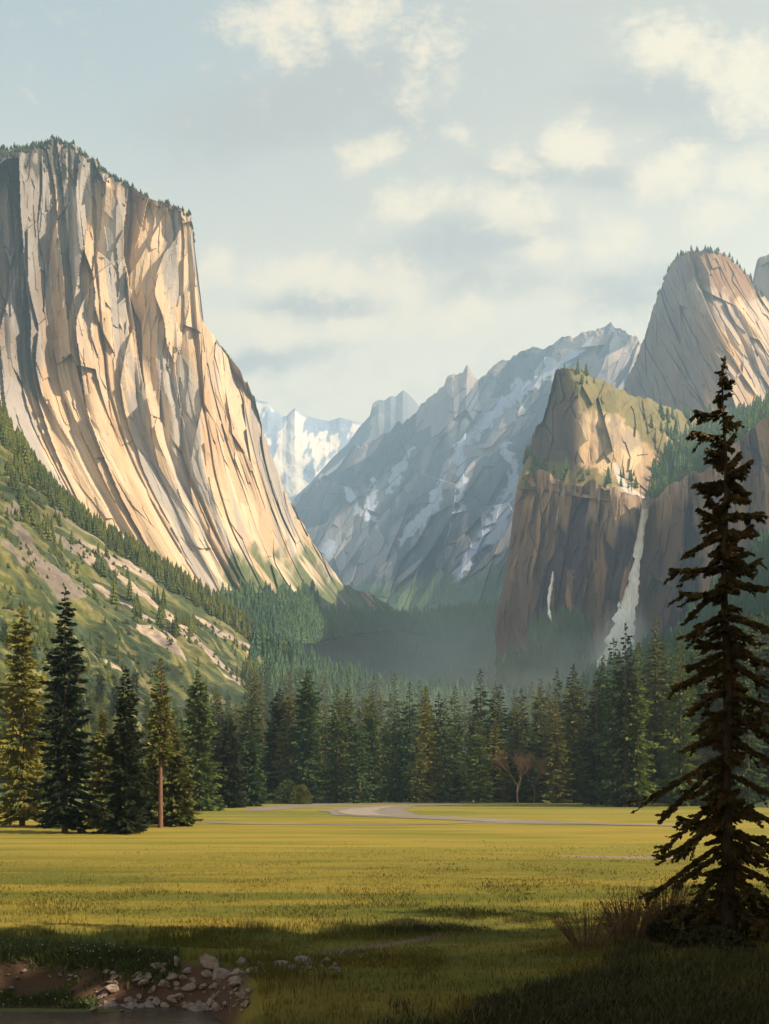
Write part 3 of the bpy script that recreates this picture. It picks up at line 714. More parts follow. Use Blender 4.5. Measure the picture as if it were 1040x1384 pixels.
# --- hero trees at the left edge of the meadow: (px, top, base, half width px, kind, crown base, label)
def YB(b): return FPX*CZ/(b-HY)
heroL = [
 (30, 818, 1117, 44, 1, .05, 'tall olive gold conifer nearest the left edge of the meadow'),
 (88, 795, 1126, 42, 2, .04, 'tallest dark conifer of the left group, thin spire and layered drooping boughs'),
 (140, 962, 1120, 27, 1, .04, 'small faint olive conifer between the two dark spires on the left'),
 (170, 903, 1127, 31, 2, .03, 'dark narrow conifer in front of the left group, standing left of the bare-trunked pine'),
 (217, 887, 1119, 24, 1, .60, 'pine with a long bare reddish trunk and foliage only near its top'),
 (238, 985, 1117, 24, 1, .03, 'short olive conifer just right of the bare-trunked pine'),
 (205, 1020, 1114, 26, 2, .03, 'short dark conifer behind the bare reddish trunk'),
 (268, 905, 1096, 31, 0, .03, 'broad green conifer standing behind and right of the bare-trunked pine'),
 (310, 968, 1092, 26, 2, .03, 'dark pointed conifer between the broad green one and the middle of the wood'),
 (338, 985, 1090, 24, 0, .03, 'small green conifer beside the dark pointed one at the left of the wood'),
 (415, 905, 1086, 32, 0, .02, 'big dense conifer standing at the forest edge just left of the road bend'),
 (378, 930, 1085, 28, 2, .02, 'dark conifer close left of the big dense one at the road bend')]
for i, (px, tp, bs, hw, kd, cb, lab) in enumerate(heroL):
    Y = YB(bs); H = CZ+(HY-tp)/FPX*Y; Rr = hw/FPX*Y; k = Y/80
    if cb > .3: e = make_conifer('pine_tree', H, Rr*.95, .40, 130, 22, .5, 40+i, M_CON[kd], M_BARKRED, droop=.25, hang=.6)
    else: e = make_conifer('conifer_tree', H, Rr*1.08, cb, int(230), 34, .60*k**.5, 40+i, M_CON[kd], droop=.42, gap=.35, pw=.72)
    put(e, (px-CX)/FPX*Y, Y, -.05, 1, label=lab)
    if cb > .3:
        e.children[1].scale = (1.1, 1.1, 1)

# --- forest individuals behind the meadow (copies share meshes)
NV = 9
protos = [make_conifer('conifer_tree', 32, 4.2+.5*(i % 3), .03, 150, 15, 1.15, 100+i, M_CON[(0, 0, 1, 0, 2, 0, 1, 2, 0)[i]], droop=.4, gap=.25, pw=.72) for i in range(NV)]
usedp = [False]*NV
def forest_tree(px, Y, H, label, group, v=None, z=None, wide=1.):
    i = random.randrange(NV) if v is None else v
    if usedp[i]: o = dup(protos[i])
    else: o = protos[i]; usedp[i] = True
    x = (px-CX)/FPX*Y
    z = ground_z(x, Y) if z is None else z
    return put(o, x, Y, z-.3, H/32., label=label, group=group, sxy=wide)
named = [  # px, top row, base row, variant, width, label
 (458, 930, 1085, 0, .95, 'slim green conifer just right of the big dense one, above the road bend'),
 (500, 924, 1085, 3, 1., 'green conifer rising over the road bend in the middle of the wood'),
 (575, 926, 1084, 1, .9, 'slender conifer in the wood above the right end of the pale road strip'),
 (645, 940, 1084, 4, .8, 'dark slim conifer left of the leafless reddish tree'),
 (668, 938, 1084, 7, .8, 'dark slim conifer rising directly behind the leafless reddish tree'),
 (705, 930, 1084, 4, .9, 'dark pointed conifer over the right side of the leafless reddish tree'),
 (731, 916, 1084, 2, .95, 'pale olive conifer between the leafless tree and the waterfall mist'),
 (776, 902, 1085, 2, .95, 'olive conifer just left of the tall dark cluster below the waterfall'),
 (807, 905, 1088, 4, .8, 'narrow dark conifer at the left edge of the tall cluster below the waterfall'),
 (830, 862, 1090, 0, .95, 'left tree of the tall conifer cluster below the waterfall'),
 (846, 842, 1091, 4, .75, 'highest spire of the tall conifer cluster below the waterfall'),
 (862, 868, 1091, 0, .9, 'lower right spire of the tall conifer cluster below the waterfall'),
 (887, 832, 1088, 6, .95, 'tall olive conifer between the waterfall cluster and the big dark foreground tree'),
 (920, 852, 1090, 0, 1., 'tall conifer just left of the dark foreground tree')]
for px, tp, bs, v, wd, lab in named:
    Y = YB(bs); forest_tree(px, Y, CZ+(HY-tp)/FPX*Y, lab, None, v, -.1, wd)
small = [(577, 1020, 1084, 7, 'left of two small dark conifers at the forest foot below the pale wood'), (592, 1022, 1084, 7, 'right of two small dark conifers at the forest foot below the pale wood'),
         (615, 1035, 1084, 4, 'lone small dark conifer at the forest foot left of the leafless tree')]
for px, tp, bs, v, lab in small:
    Y = YB(bs)-4; o = forest_tree(px, Y, CZ+(HY-tp)/FPX*Y, lab, None, v, 0, 2.0)
tops = np.array([(-80, 900), (0, 930), (60, 960), (120, 985), (180, 1000), (240, 985), (290, 950), (345, 935), (400, 935), (450, 942), (500, 935), (560, 940), (620, 938), (680, 945), (740, 930), (790, 920), (830, 890), (880, 860), (940, 865), (1000, 850), (1060, 840), (1120, 830)], float)
nplace = 0; rows_l = []
for row, (Y0, Y1, n, extra) in enumerate([(228, 250, 50, 12), (250, 285, 58, 2), (285, 340, 64, -8), (340, 420, 64, -18)]):
    for k in range(n):
        px = -70+(k+random.random())*1190/n
        Y = random.uniform(Y0, Y1)
        if px < 300: Y = Y-60*(1-px/300.) if px > 0 else Y-60
        if px > 900: Y -= 35
        if row == 0 and px < 260 : continue
        tp = np.interp(px, tops[:, 0], tops[:, 1])+extra+random.choice([random.uniform(-32, -10), random.uniform(-8, 20), random.uniform(0, 48)])
        x = (px-CX)/FPX*Y; z = ground_z(x, Y)
        H = CZ+(HY-tp)/FPX*Y-z
        H = min(max(H, 14), 44)
        rows_l.append((row, px, forest_tree(px, Y, H, 'conifer', 'conifers of the wood behind the meadow', None, z, random.uniform(.72, 1.2)*(1.0 if H > 24 else 1.3))))
rankn = ['front row', 'second rank', 'third rank', 'rearmost rank']
zones = [(110, 'behind the two leftmost spires'), (200, 'behind the narrow left spires'), (300, 'behind the bare-trunked pine'), (440, 'left of the road bend'), (560, 'above the road bend'), (640, 'above the pale road strip'),
         (740, 'behind the leafless reddish trees'), (805, 'below the waterfall mist'), (900, 'around the cluster under the waterfall'), (9999, 'behind the big dark foreground tree')]
ordw = ['first', 'second', 'third', 'fourth', 'fifth', 'sixth', 'seventh', 'eighth', 'ninth', 'tenth', 'eleventh', 'twelfth', 'thirteenth', 'fourteenth', 'fifteenth']
cnt = {}
for row, px, o in sorted(rows_l, key=lambda a: (a[0], a[1])):
    zn = next(i for i, z in enumerate(zones) if px < z[0]); c_ = cnt[(row, zn)] = cnt.get((row, zn), -1)+1
    o['label'] = '%s conifer in the wood\'s %s, %s' % (ordw[min(c_, 14)], rankn[row], zones[zn][1])
print('forest trees', nplace)

# --- distant woods: merged small conifers (nobody could count them)
def lowcon(seed, tiers=7, n=7):
    r = np.random.default_rng(seed); V = []; F = []
    for k in range(tiers):
        z0 = .06+.9*k/tiers; z1 = z0+1.6/tiers; R0 = .17*(1-k/tiers)**.85+.012
        o = len(V); th = np.arange(2*n)*math.pi/n+r.random()
        for j, a in enumerate(th):
            q = R0*(1.15 if j % 2 == 0 else .62)*r.uniform(.75, 1.2); V.append((q*math.cos(a), q*math.sin(a), z0-(.03 if j % 2 == 0 else 0)+r.uniform(-.015, .015)))
        V.append((0, 0, min(z1, 1.)))
        for j in range(2*n): F.append((o+j, o+(j+1) % (2*n), o+2*n))
    return np.array(V), np.array(F)
LOW = [lowcon(i) for i in range(5)]
def wood(name, pts, hts, label, mat, wide=1.):
    VV = []; FF = []; o = 0; r = np.random.default_rng(3)
    for i in range(5):
        idx = np.arange(i, len(pts), 5)
        if not len(idx): continue
        v, f = LOW[i]; a = r.uniform(0, 6.28, len(idx)); ca, sa = np.cos(a), np.sin(a); h = hts[idx]; ww = wide*r.uniform(.8, 1.25, len(idx))
        X = (v[None, :, 0]*ca[:, None]-v[None, :, 1]*sa[:, None])*(h*ww)[:, None]; Yv = (v[None, :, 0]*sa[:, None]+v[None, :, 1]*ca[:, None])*(h*ww)[:, None]
        Z = v[None, :, 2]*h[:, None]-.04*h[:, None]
        P = np.stack([X, Yv, Z], -1)+pts[idx][:, None, :]
        VV.append(P.reshape(-1, 3)); FF.append((f[None]+(np.arange(len(idx))*len(v))[:, None, None]).reshape(-1, 3)+o); o += P.shape[0]*len(v)
    ob = link(name, mesh_np(name, np.concatenate(VV), np.concatenate(FF), mat)); tag(ob, label, 'forest', None, 'stuff'); return ob
def pick(D, wfun, n, seed):
    r = np.random.default_rng(seed); P, G, N = D['P'], D['G'], D['N']
    wgt = wfun(G[..., 0], G[..., 1], D['v'], N).ravel(); wgt = np.clip(wgt, 0, None)
    idx = r.choice(len(wgt), n, p=wgt/wgt.sum()); return P.reshape(-1, 3)[idx], r
M_WOOD = leaf_mat('distant_conifer', (.040, .082, .045), (.075, .125, .055), None, .02, 0)
M_WOODL = leaf_mat('slope_conifer', (.035, .055, .018), (.07, .09, .026), None, .03, 0)
p, r = pick(VH, lambda px, py, v, N: lerp(1, .6, v), 7500, 1); wood('forest', p, r.uniform(22, 38, len(p)), 'hazy blue green conifer forest filling the head of the valley', M_WOOD)
p, r = pick(TL, lambda px, py, v, N: (px > 330)*sm(px, 330, 480)*sm(v, .85, .6)*(1.), 4200, 2); wood('forest', p, r.uniform(20, 34, len(p)), 'dense conifer wood rising behind the front ranks of trees', M_WOOD)
def tw(px, py, v, N):
    al = (px*.79+py*.61); ac = (py*.79-px*.61)
    e = np.exp(-v/.022)*4*(px > -60)
    clear = 1-sm(polyd(px, py+8, [(95, 722, 16), (215, 800, 22), (300, 862, 22), (402, 915, 12)]), 1.3, .9)*(v > .05)
    return (px < 420)*clear*(e+.12*sm(fbm(ac/14, al/60, 3, 811), .52, .62)+.10*sm(v, .6, .9)*(py < 1075))
p, r = pick(TL, tw, 2300, 3); wood('forest', p, np.where(p[:, 1] > 540, r.uniform(9, 19, len(p)), r.uniform(4, 9, len(p))), 'small conifers fringing the crest of the green hillside and dotted down it', M_WOODL)
p, r = pick(TL, lambda px, py, v, N: (px < 420)*(v > .03)*(py < 1080)*sm(fbm((py*.79-px*.61)/6, (px*.79+py*.61)/34, 3, 821), .50, .60)*(1-.9*sm(fbm(px/30, py/30, 2, 823), .55, .65)), 2200, 13)
wood('scrub', p, r.uniform(1.2, 3., len(p))*np.clip(p[:, 1]/420, .35, 1.2), 'dark low scrub streaking down the green hillside', M_WOODL, 2.2)
p, r = pick(KN, lambda px, py, v, N: sm(px-np.interp(py, [530, 570, 600, 640, 690], [1000, 962, 925, 880, 882]), -6, 8)*(v > .10)*1.+.05*(px > 868)*(px < 985)*(py < 600)+(.10)*(px < 868)*sm(np.abs(py-np.interp(px, [700, 740, 800, 850], [615, 640, 646, 655])), 16, 4)+.06*(px > 760)*(v < .10), 1500, 4)
wood('forest', p, r.uniform(9, 26, len(p))*np.where(p[:, 0] > 330, 1.2, .75), 'dark conifers in the hanging valley and on the shelves above the waterfall', M_WOOD)
p, r = pick(EC, lambda px, py, v, N: ((v < .012)+.06*(py < 222+.2*px)*(px < 170))*(px < 262)*(px > -150)*1.+(px > 380)*(py > 815)*.01, 620, 5); wood('scrub', p, r.uniform(2.5, 6, len(p)), 'low dark trees along the rim of the great cliff', M_WOOD, 1.8)
p, r = pick(CT, lambda px, py, v, N: (v < .012)*(px > 890)*1.+(py > 560)*.2, 500, 6); wood('scrub', p, r.uniform(5, 14, len(p)), 'low trees on the top and foot of the brown-capped peak', M_WOOD, 1.5)
p, r = pick(EC, lambda px, py, v, N: (px > 300)*(px < 430)*sm(py, 800, 850)*1.+.25*(px >= 430)*(py > 838), 2000, 8); wood('forest', p, r.uniform(14, 28, len(p)), 'conifers on the green apron at the foot of the great cliff', M_WOOD)
p, r = pick(WL, lambda px, py, v, N: (v > .9)+(np.hypot((px-755)/42, (py-872)/30) < 1)*1.2, 1300, 9); wood('forest', p, r.uniform(14, 26, len(p)), 'conifers at the foot of the waterfall wall', M_WOOD)

# ------------------------------------------------------------------ ground
def bank_y(x): return np.interp(x, [-60, -9, -6.2, -4.6, -3.6, -3.0, -2.6, -2.2, -1.6, -1.0], [20.6, 20.8, 20.6, 20.4, 20.1, 19.3, 18.0, 16, 12, 7])
def bank_d(x, y):
    sl = (bank_y(x+.15)-bank_y(x-.15))/.3
    return (bank_y(x)-y)/np.sqrt(1+sl*sl)
def gz(x, y):
    d = bank_d(x, y)+.35*(fbm(x*.9, y*.9, 3, 901)-.5)
    z = -1.02*sm(d, 0, 1.5)*sm(x, -.6, -1.2)
    z += .30*np.exp(-((y-18.95)/.3)**2)*sm(x, -4.6, -6.)                       # small grassy bar in front
    z += .10*(fbm(x/2.2, y/2.2, 4, 905)-.5)*sm(y, 60, 25)+.035*(fbm(x*2, y*2, 3, 907)-.5)*sm(y, 50, 22)
    z += .40*np.exp(-(((x-7.5)/4)**2+((y-19)/5)**2))                            # mound under the big dark tree
    z += .16*np.exp(-(((x+5.)/3.2)**2+((y-21.3)/.7)**2))                        # weedy lip of the bank
    return z
def gcol(X, Yg, Z):
    d = bank_d(X, Yg)
    px = X/np.maximum(Yg, 1)*FPX+CX
    n = fbm(X/1.1, Yg/.7, 4, 911); n2 = fbm(X/14+Yg/30, Yg/2.2, 4, 915)
    C = lerpc((.082, .090, .016), (.165, .138, .026), sm(n2, .36, .66))
    C = lerpc(C, np.broadcast_to((.075, .085, .018), C.shape), sm(n, .58, .72)*.5)
    gold = sm(Yg, 36, 66)*sm(Yg, 150, 118)
    C = lerpc(C, lerpc((.225, .185, .040), (.155, .150, .030), sm(n2, .45, .62)), gold*.9)
    far = sm(Yg, 112, 125)
    C = lerpc(C, lerpc((.13, .135, .03), (.19, .175, .04), sm(fbm(X/30, Yg/8, 3, 917), .4, .6)), far)
    C = C*lerp(.85, 1., sm(Yg+1.4*(fbm(X/2.5, Yg/1.5, 3, 919)-.5)*2, 18.5, 30))[..., None]*np.array((1., .96, .9))   # near ground painted darker: foreground shade put into the grass colour
    # earth of the bank
    dirt = sm(d, -.05, .2)*sm(X, -2.4, -3.2)*sm(Yg, 10, 14)
    C = lerpc(C, lerpc((.095, .052, .037), (.065, .042, .031), n), dirt)
    bar = sm(Z, -.86, -.74)*sm(d, 1.2, 1.6)*sm(X, -4.2, -5.); C = lerpc(C, np.broadcast_to((.08, .085, .03), C.shape), bar)
    tr = sm(np.abs(Yg-(21.6+.9*(X+1.0)))+.4*(n-.5), .35, .1)*sm(X, -1.8, -1.2)*sm(X, 1.9, 1.4); C = lerpc(C, np.broadcast_to((.17, .12, .09), C.shape), tr)
    bl = sm(polyd(px, HY+FPX*CZ/np.maximum(Yg, 1), [(755, 1157, .6), (800, 1158, 1.2), (850, 1159, 1.6), (925, 1160, 1.4)])+.8*(fbm(X*1.5, Yg/3, 3, 5)-.5), 1.3, .8)
    C = lerpc(C, np.broadcast_to((.20, .165, .13), C.shape), bl)
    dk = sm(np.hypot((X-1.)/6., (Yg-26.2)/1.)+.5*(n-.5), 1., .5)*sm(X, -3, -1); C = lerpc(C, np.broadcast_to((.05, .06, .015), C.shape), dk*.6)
    return C
def grid_ground(name, x0, x1, y0, y1, nx, ny, mat, ys=None):
    xs = np.linspace(x0, x1, nx); ys = np.linspace(y0, y1, ny) if ys is None else ys; ny = len(ys)
    X, Yg = np.meshgrid(xs, ys, indexing='ij'); Z = gz(X, Yg)
    # ground fades to level at the sheet's far and side edges
    idx = np.arange(nx*ny).reshape(nx, ny); F = np.stack([idx[:-1, :-1], idx[1:, :-1], idx[1:, 1:], idx[:-1, 1:]], -1).reshape(-1, 4)
    P = np.stack([X, Yg, Z], -1).reshape(-1, 3)
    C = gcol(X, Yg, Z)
    me = mesh_np(name, P, F, mat, C.reshape(-1, 3), True); o = link(name, me); tag(o, kind='structure'); return o
def meadow_mat():
    m, t, b = new_mat('meadow_grass')
    a = t.node('ShaderNodeAttribute', attribute_name='tint').outputs['Color']; ob = t.node('ShaderNodeTexCoord').outputs['Object']
    n1 = t.noise(t.mapping(ob, scale=(.035, .32, 1)), 1, 6, .6, .6); n2 = t.noise(t.mapping(ob, scale=(.12, 1.2, 1)), 1, 5, .65, .3); n3 = t.noise(ob, 9, 4, .7)
    c = t.mix(t.rng(n1, .50, .66, 0, .55), a, t.mix(1., a, (.52, .70, .55), 'MULTIPLY'))
    c = t.mix(t.rng(n2, .52, .68, 0, .35), c, t.mix(1., a, (.6, .72, .6), 'MULTIPLY'))
    c = t.mix(t.rng(n1, .46, .34, 0, .5), c, t.mix(1., a, (1.35, 1.2, 1.1), 'MULTIPLY'))
    c = t.mix(t.rng(n3, .4, .7, 0, .45), c, t.mix(1., c, (.62, .62, .6), 'MULTIPLY'))
    t.put(b.inputs['Base Color'], c); b.inputs['Roughness'].default_value = .95; b.inputs['Specular IOR Level'].default_value = .08
    bp = t.node('ShaderNodeBump'); bp.inputs['Strength'].default_value = .5; bp.inputs['Distance'].default_value = .12
    t.put(bp.inputs['Height'], t.math('ADD', n3, n2)); t.put(b.inputs['Normal'], bp.outputs[0]); return m
M_MEADOW = meadow_mat()
ysn = np.concatenate([np.linspace(-30, 13, 30), np.linspace(13.1, 32, 260), 32*np.exp(np.linspace(.01, math.log(330/32.), 330))])
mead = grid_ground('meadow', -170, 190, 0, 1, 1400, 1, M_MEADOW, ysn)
near_x = None
m, t, b = new_mat('valley_earth'); b.inputs['Roughness'].default_value = .95
t.put(b.inputs['Base Color'], t.mix(t.rng(t.noise(t.node('ShaderNodeTexCoord').outputs['Object'], .02, 5), .4, .6), (.06, .075, .03), (.09, .10, .04)))
g = link('ground', mesh_np('ground', [(-14000, -3000, -2.2), (14000, -3000, -2.2), (14000, 14000, -2.2), (-14000, 14000, -2.2)], [(0, 1, 2, 3)], m)); tag(g, kind='structure')

# ground lookup for placing small things
def gp(px, py, z0=None):
    Y = FPX*CZ/(py-HY)
    for _ in range(14):
        z = float(gz(np.array((px-CX)/FPX*Y), np.array(Y))); Y = .5*Y+.5*FPX*(CZ-z)/(py-HY)
    return (px-CX)/FPX*Y, Y, float(gz(np.array((px-CX)/FPX*Y), np.array(Y)))

def gpv(px, py):
    px = np.asarray(px, float); py = np.asarray(py, float); Y = FPX*CZ/(py-HY)
    for _ in range(12): Y = .5*Y+.5*FPX*(CZ-gz((px-CX)/FPX*Y, Y))/(py-HY)
    x = (px-CX)/FPX*Y; return np.stack([x, Y, gz(x, Y)], -1)

# --- stream in front, river bend behind the meadow
def water_mat(name, col, rough, sc, bump):
    m, t, b = new_mat(name); ob = t.mapping(t.node('ShaderNodeTexCoord').outputs['Object'], scale=(1, 2.5, 1))
    n = t.noise(ob, sc, 4, .6); t.put(b.inputs['Base Color'], col); b.inputs['Roughness'].default_value = rough; b.inputs['Specular IOR Level'].default_value = .5
    bp = t.node('ShaderNodeBump'); bp.inputs['Strength'].default_value = bump; bp.inputs['Distance'].default_value = .05
    t.put(bp.inputs['Height'], n); t.put(b.inputs['Normal'], bp.outputs[0]); return m
wx = np.linspace(-25, -.4, 50); wy = np.linspace(8, 20.3, 20)
X, Yg = np.meshgrid(wx, wy, indexing='ij'); idx = np.arange(X.size).reshape(X.shape)
o = link('stream', mesh_np('stream', np.stack([X, Yg, X*0-.76], -1).reshape(-1, 3), np.stack([idx[:-1, :-1], idx[1:, :-1], idx[1:, 1:], idx[:-1, 1:]], -1).reshape(-1, 4), water_mat('stream_water', (.045, .035, .025), .12, 3, .5)))
tag(o, kind='structure')
def strip(name, pts, z, mat):
    """ribbon on the ground; pts = (px, centre row, half height rows)"""
    P = catmull(np.array(pts, float), 160); P[:, 2] = np.maximum(P[:, 2], .15)
    nz = (fbm(P[:, 0]/9, P[:, 0]*0, 3, 21)-.5)*.8*np.minimum(P[:, 2], 1)
    V = []
    for s_ in (-1, 1):
        py = P[:, 1]+s_*P[:, 2]+nz*(1 if s_ > 0 else -.6); Y = FPX*(CZ-z)/(py-HY); V.append(np.stack([(P[:, 0]-CX)/FPX*Y, Y, Y*0+z], -1))
    V = np.stack(V, 1).reshape(-1, 3); i = np.arange(159)*2
    o = link(name, mesh_np(name, V, np.stack([i, i+2, i+3, i+1], -1), mat)); tag(o, kind='structure'); return o
m_road, t, b = new_mat('road_asphalt'); b.inputs['Roughness'].default_value = .85
t.put(b.inputs['Base Color'], t.mix(t.rng(t.noise(t.mapping(t.node('ShaderNodeTexCoord').outputs['Object'], scale=(.2, 1, 1)), .6, 5), .4, .6), (.12, .105, .085), (.17, .15, .13)))
m_grav, t, b = new_mat('pale_gravel'); b.inputs['Roughness'].default_value = .9
t.put(b.inputs['Base Color'], t.mix(t.rng(t.noise(t.node('ShaderNodeTexCoord').outputs['Object'], 1.2, 5), .4, .6), (.24, .21, .18), (.16, .14, .12)))
def lane(name, pts, width, z, mat, seed=3):
    """a lane of real width along a centre line on the ground; pts = (column, row, width factor)"""
    P = np.array(pts, float); Yc = FPX*(CZ-z)/(P[:, 1]-HY); W_ = np.stack([(P[:, 0]-CX)/FPX*Yc, Yc, P[:, 2]], -1); W_ = catmull(W_, 200)
    d = np.gradient(W_[:, :2], axis=0); d /= np.linalg.norm(d, axis=1, keepdims=True); nn = np.stack([-d[:, 1], d[:, 0]], -1); i = np.arange(200); V = []
    for s_ in (-1, 1):
        w_ = width*W_[:, 2]*(.5+.22*(fbm(i/9., i*0., 3, seed+s_)-.5)); V.append(np.concatenate([W_[:, :2]+s_*nn*w_[:, None], np.full((200, 1), z)], 1))
    V = np.stack(V, 1).reshape(-1, 3); i = np.arange(199)*2
    o = link(name, mesh_np(name, V, np.stack([i, i+2, i+3, i+1], -1), mat)); tag(o, kind='structure'); return o
lane('road', [(345, 1096, .5), (380, 1091.5, 1.3), (430, 1088, 1.5), (490, 1086.3, 1.4), (560, 1085.4, 1.2), (640, 1085.6, .9), (740, 1086.5, .6)], 8, .03, m_road)
lane('road', [(450, 1083.7, .7), (500, 1083.6, 1.), (560, 1083.9, 1.), (620, 1084.5, .8), (660, 1085.2, .4)], 7, .08, m_grav)
lane('path', [(650, 1086.6, .6), (590, 1087.6, 1.), (535, 1089.5, 1.3), (500, 1093, 1.5), (492, 1097.5, 1.5), (515, 1101.5, 1.3), (580, 1105, 1.), (680, 1109, .8), (800, 1113, .6), (930, 1116, .4)], 9, .055, m_road)
lane('path', [(575, 1088.3, .3), (530, 1090, .8), (494, 1093.5, 1.2), (482, 1097.5, 1.4), (495, 1101, 1.), (530, 1103, .3)], 4.5, .10, m_grav)
strip('path', [(265, 1111, .4), (330, 1113, .9), (420, 1114, .7), (520, 1114.5, .6), (600, 1113.5, .6), (660, 1111.5, .9), (760, 1114, .6)], .04, m_road)

# ------------------------------------------------------------------ rocks
m_rock, t, b = new_mat('stream_rock'); b.inputs['Roughness'].default_value = .85
ob = t.node('ShaderNodeTexCoord').outputs['Object']; n = t.noise(ob, 3, 6, .65); oi = t.node('ShaderNodeObjectInfo').outputs['Random']
c = t.mix(t.rng(n, .35, .65), (.235, .185, .16), (.14, .11, .095)); t.put(b.inputs['Base Color'], t.mix(t.math('MULTIPLY', oi, .45), c, (.13, .105, .095)))
bp = t.node('ShaderNodeBump'); bp.inputs['Strength'].default_value = .5; bp.inputs['Distance'].default_value = .04; t.put(bp.inputs['Height'], t.noise(ob, 9, 5, .7)); t.put(b.inputs['Normal'], bp.outputs[0])
import bmesh
def rock_mesh(seed):
    r = random.Random(seed); bm = bmesh.new(); bmesh.ops.create_icosphere(bm, subdivisions=2, radius=1)
    for k in range(12):
        n = Vector((r.uniform(-1, 1), r.uniform(-1, 1), r.uniform(-.4, 1))).normalized(); d = r.uniform(.26, .58)
        for v in bm.verts:
            h = v.co.dot(n)-d
            if h > 0: v.co -= n*h
    for v in bm.verts: v.co += Vector((r.uniform(-.04, .04), r.uniform(-.04, .04), r.uniform(-.04, .04))); v.co.z *= .72
    me = bpy.data.meshes.new('rock'); bm.to_mesh(me); bm.free(); me.materials.append(m_rock); return me
RM = [rock_mesh(i) for i in range(10)]
def rock(px, py, wpx, label, group=None, flat=1.):
    x, y, z = gp(px, py); s = wpx/2/FPX*y
    o = link('rock', random.choice(RM)); o.location = (x, y, z+s*.34); o.scale = (s, s*random.uniform(.7, 1.), s*random.uniform(.7, .95)*flat)
    o.rotation_euler = (random.uniform(-.3, .3), random.uniform(-.3, .3), random.uniform(0, 6.28)); tag(o, label, 'rock', group); return o
for px, py, wv, lab in [(288, 1306, 33, 'flat-topped pale rock at the upper left of the stony heap'), (326, 1304, 25, 'pointed pale rock standing at the top middle of the stony heap'),
                        (300, 1323, 36, 'large blocky pale rock in the middle of the upper heap'), (322, 1320, 24, 'pale rock wedged right of the large blocky one in the heap'),
                        (343, 1317, 26, 'brownish rounded rock at the right end of the upper heap'), (357, 1316, 14, 'small pale rock between the heap and the row of rocks to its right'),
                        (377, 1308, 28, 'largest pale rock of the row running right from the heap'), (398, 1310, 16, 'small dark wedge rock in the middle of the row running right'),
                        (414, 1304, 28, 'flat pale rock near the right of the row in the grass'), (441, 1303, 22, 'last bigger rock at the right end of the row in the grass')]:
    rock(px, py, wv*1.3, lab)
for k in range(30):
    rock(random.uniform(345, 462), random.uniform(1304, 1317), random.uniform(7, 17), 'small stone lying among the row of bigger rocks in the grass', 'small stones among the row of rocks in the grass', .8)
g1 = 'loose rocks heaped at the stream edge'
for k in range(185):
    tt = random.random(); px = 125+tt*210; lo, hi = (1345-22*tt, 1368)
    rock(px, random.uniform(lo, hi), random.choice([9, 12, 14, 17, 21, 26, 32]), 'small pale angular rock in the low heap at the stream edge', g1, .8)
for k in range(22):
    rock(random.uniform(150, 262), random.uniform(1325, 1345), random.uniform(6, 12), 'stone lying on the reddish bank above the low heap', 'stones on the reddish bank', .7)
for k in range(18):
    rock(random.uniform(0, 150), random.uniform(1308, 1322) if k % 2 else random.uniform(1340, 1348), random.uniform(8, 16), 'half-buried stone in the reddish bank at far left', 'stones in the bank at far left', .5)
for k in range(26):
    tt = random.random(); rock(458+tt*160, 1298-20*tt+random.uniform(-2, 2), random.uniform(4, 9), 'small stone in the thin line crossing the grass', 'stones in the thin line crossing the grass', .6)
for k in range(16):
    rock(760+165*random.random(), 1159+random.uniform(-1, 1), random.uniform(3, 6), 'pale stone in the strip across the far meadow', 'stones in the strip across the far meadow', .7)

# ------------------------------------------------------------------ grass, weeds, flowers
def blade_stuff(name, pts, h, wd, cols, mat, label, seed, bend=.4, kind='stuff', cat='grass', parent=None):
    r = np.random.default_rng(seed); n = len(pts); a = r.uniform(0, 6.28, n); la = r.uniform(0, 6.28, n); ln = h*bend*r.uniform(.2, 1.2, n)
    side = np.stack([np.cos(a), np.sin(a), 0*a], -1)*wd[:, None]; lv = np.stack([np.cos(la), np.sin(la), 0*la], -1)*ln[:, None]; up = np.array((0, 0, 1.))
    b0 = pts-side-up*.02; b1 = pts+side-up*.02; m0 = pts-side*.7+lv*.35+up*(h*.6)[:, None]; m1 = pts+side*.7+lv*.35+up*(h*.6)[:, None]; tp = pts+lv+up*h[:, None]
    V = np.stack([b0, b1, m1, tp, m0], 1).reshape(-1, 3); i = np.arange(n)*5
    F = np.concatenate([np.stack([i, i+1, i+2, i+4], -1), np.stack([i+4, i+2, i+3, i+3], -1)])
    F1 = np.stack([i, i+1, i+2], -1); F2 = np.stack([i, i+2, i+4], -1); F3 = np.stack([i+4, i+2, i+3], -1)
    o = link(name, mesh_np(name, V, np.concatenate([F1, F2, F3]), mat, np.repeat(cols, 5, axis=0)), parent)
    if parent is None: tag(o, label, cat, None, kind)
    return o
M_BLADE = attr_mat('grass_blade', .2, 2., 0, .1)
r = np.random.default_rng(77)
n = 230000; py = HY+4800/(np.exp(r.uniform(math.log(14.5), math.log(95), n))); px = r.uniform(-20, 1060, n)
Y = FPX*CZ/(py-HY); Xg = (px-CX)/FPX*Y
keep = (bank_d(Xg, Y) < .0)
keep &= r.random(n) < (.15+.9*sm(fbm(Xg/2.6, Y/1.6, 3, 31), .42, .62))*sm(Y, 70, 24)
Y = Y[keep]; Xg = Xg[keep]; pts = np.stack([Xg, Y, gz(Xg, Y)], -1); k = len(pts)
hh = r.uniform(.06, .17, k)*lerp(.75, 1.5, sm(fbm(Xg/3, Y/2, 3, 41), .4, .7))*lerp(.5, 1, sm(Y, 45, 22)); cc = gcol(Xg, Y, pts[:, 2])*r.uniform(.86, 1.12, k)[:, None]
blade_stuff('grass', pts, hh, np.full(k, .006)+.0003*Y, cc, M_BLADE, 'short meadow grass in the near ground', 5)
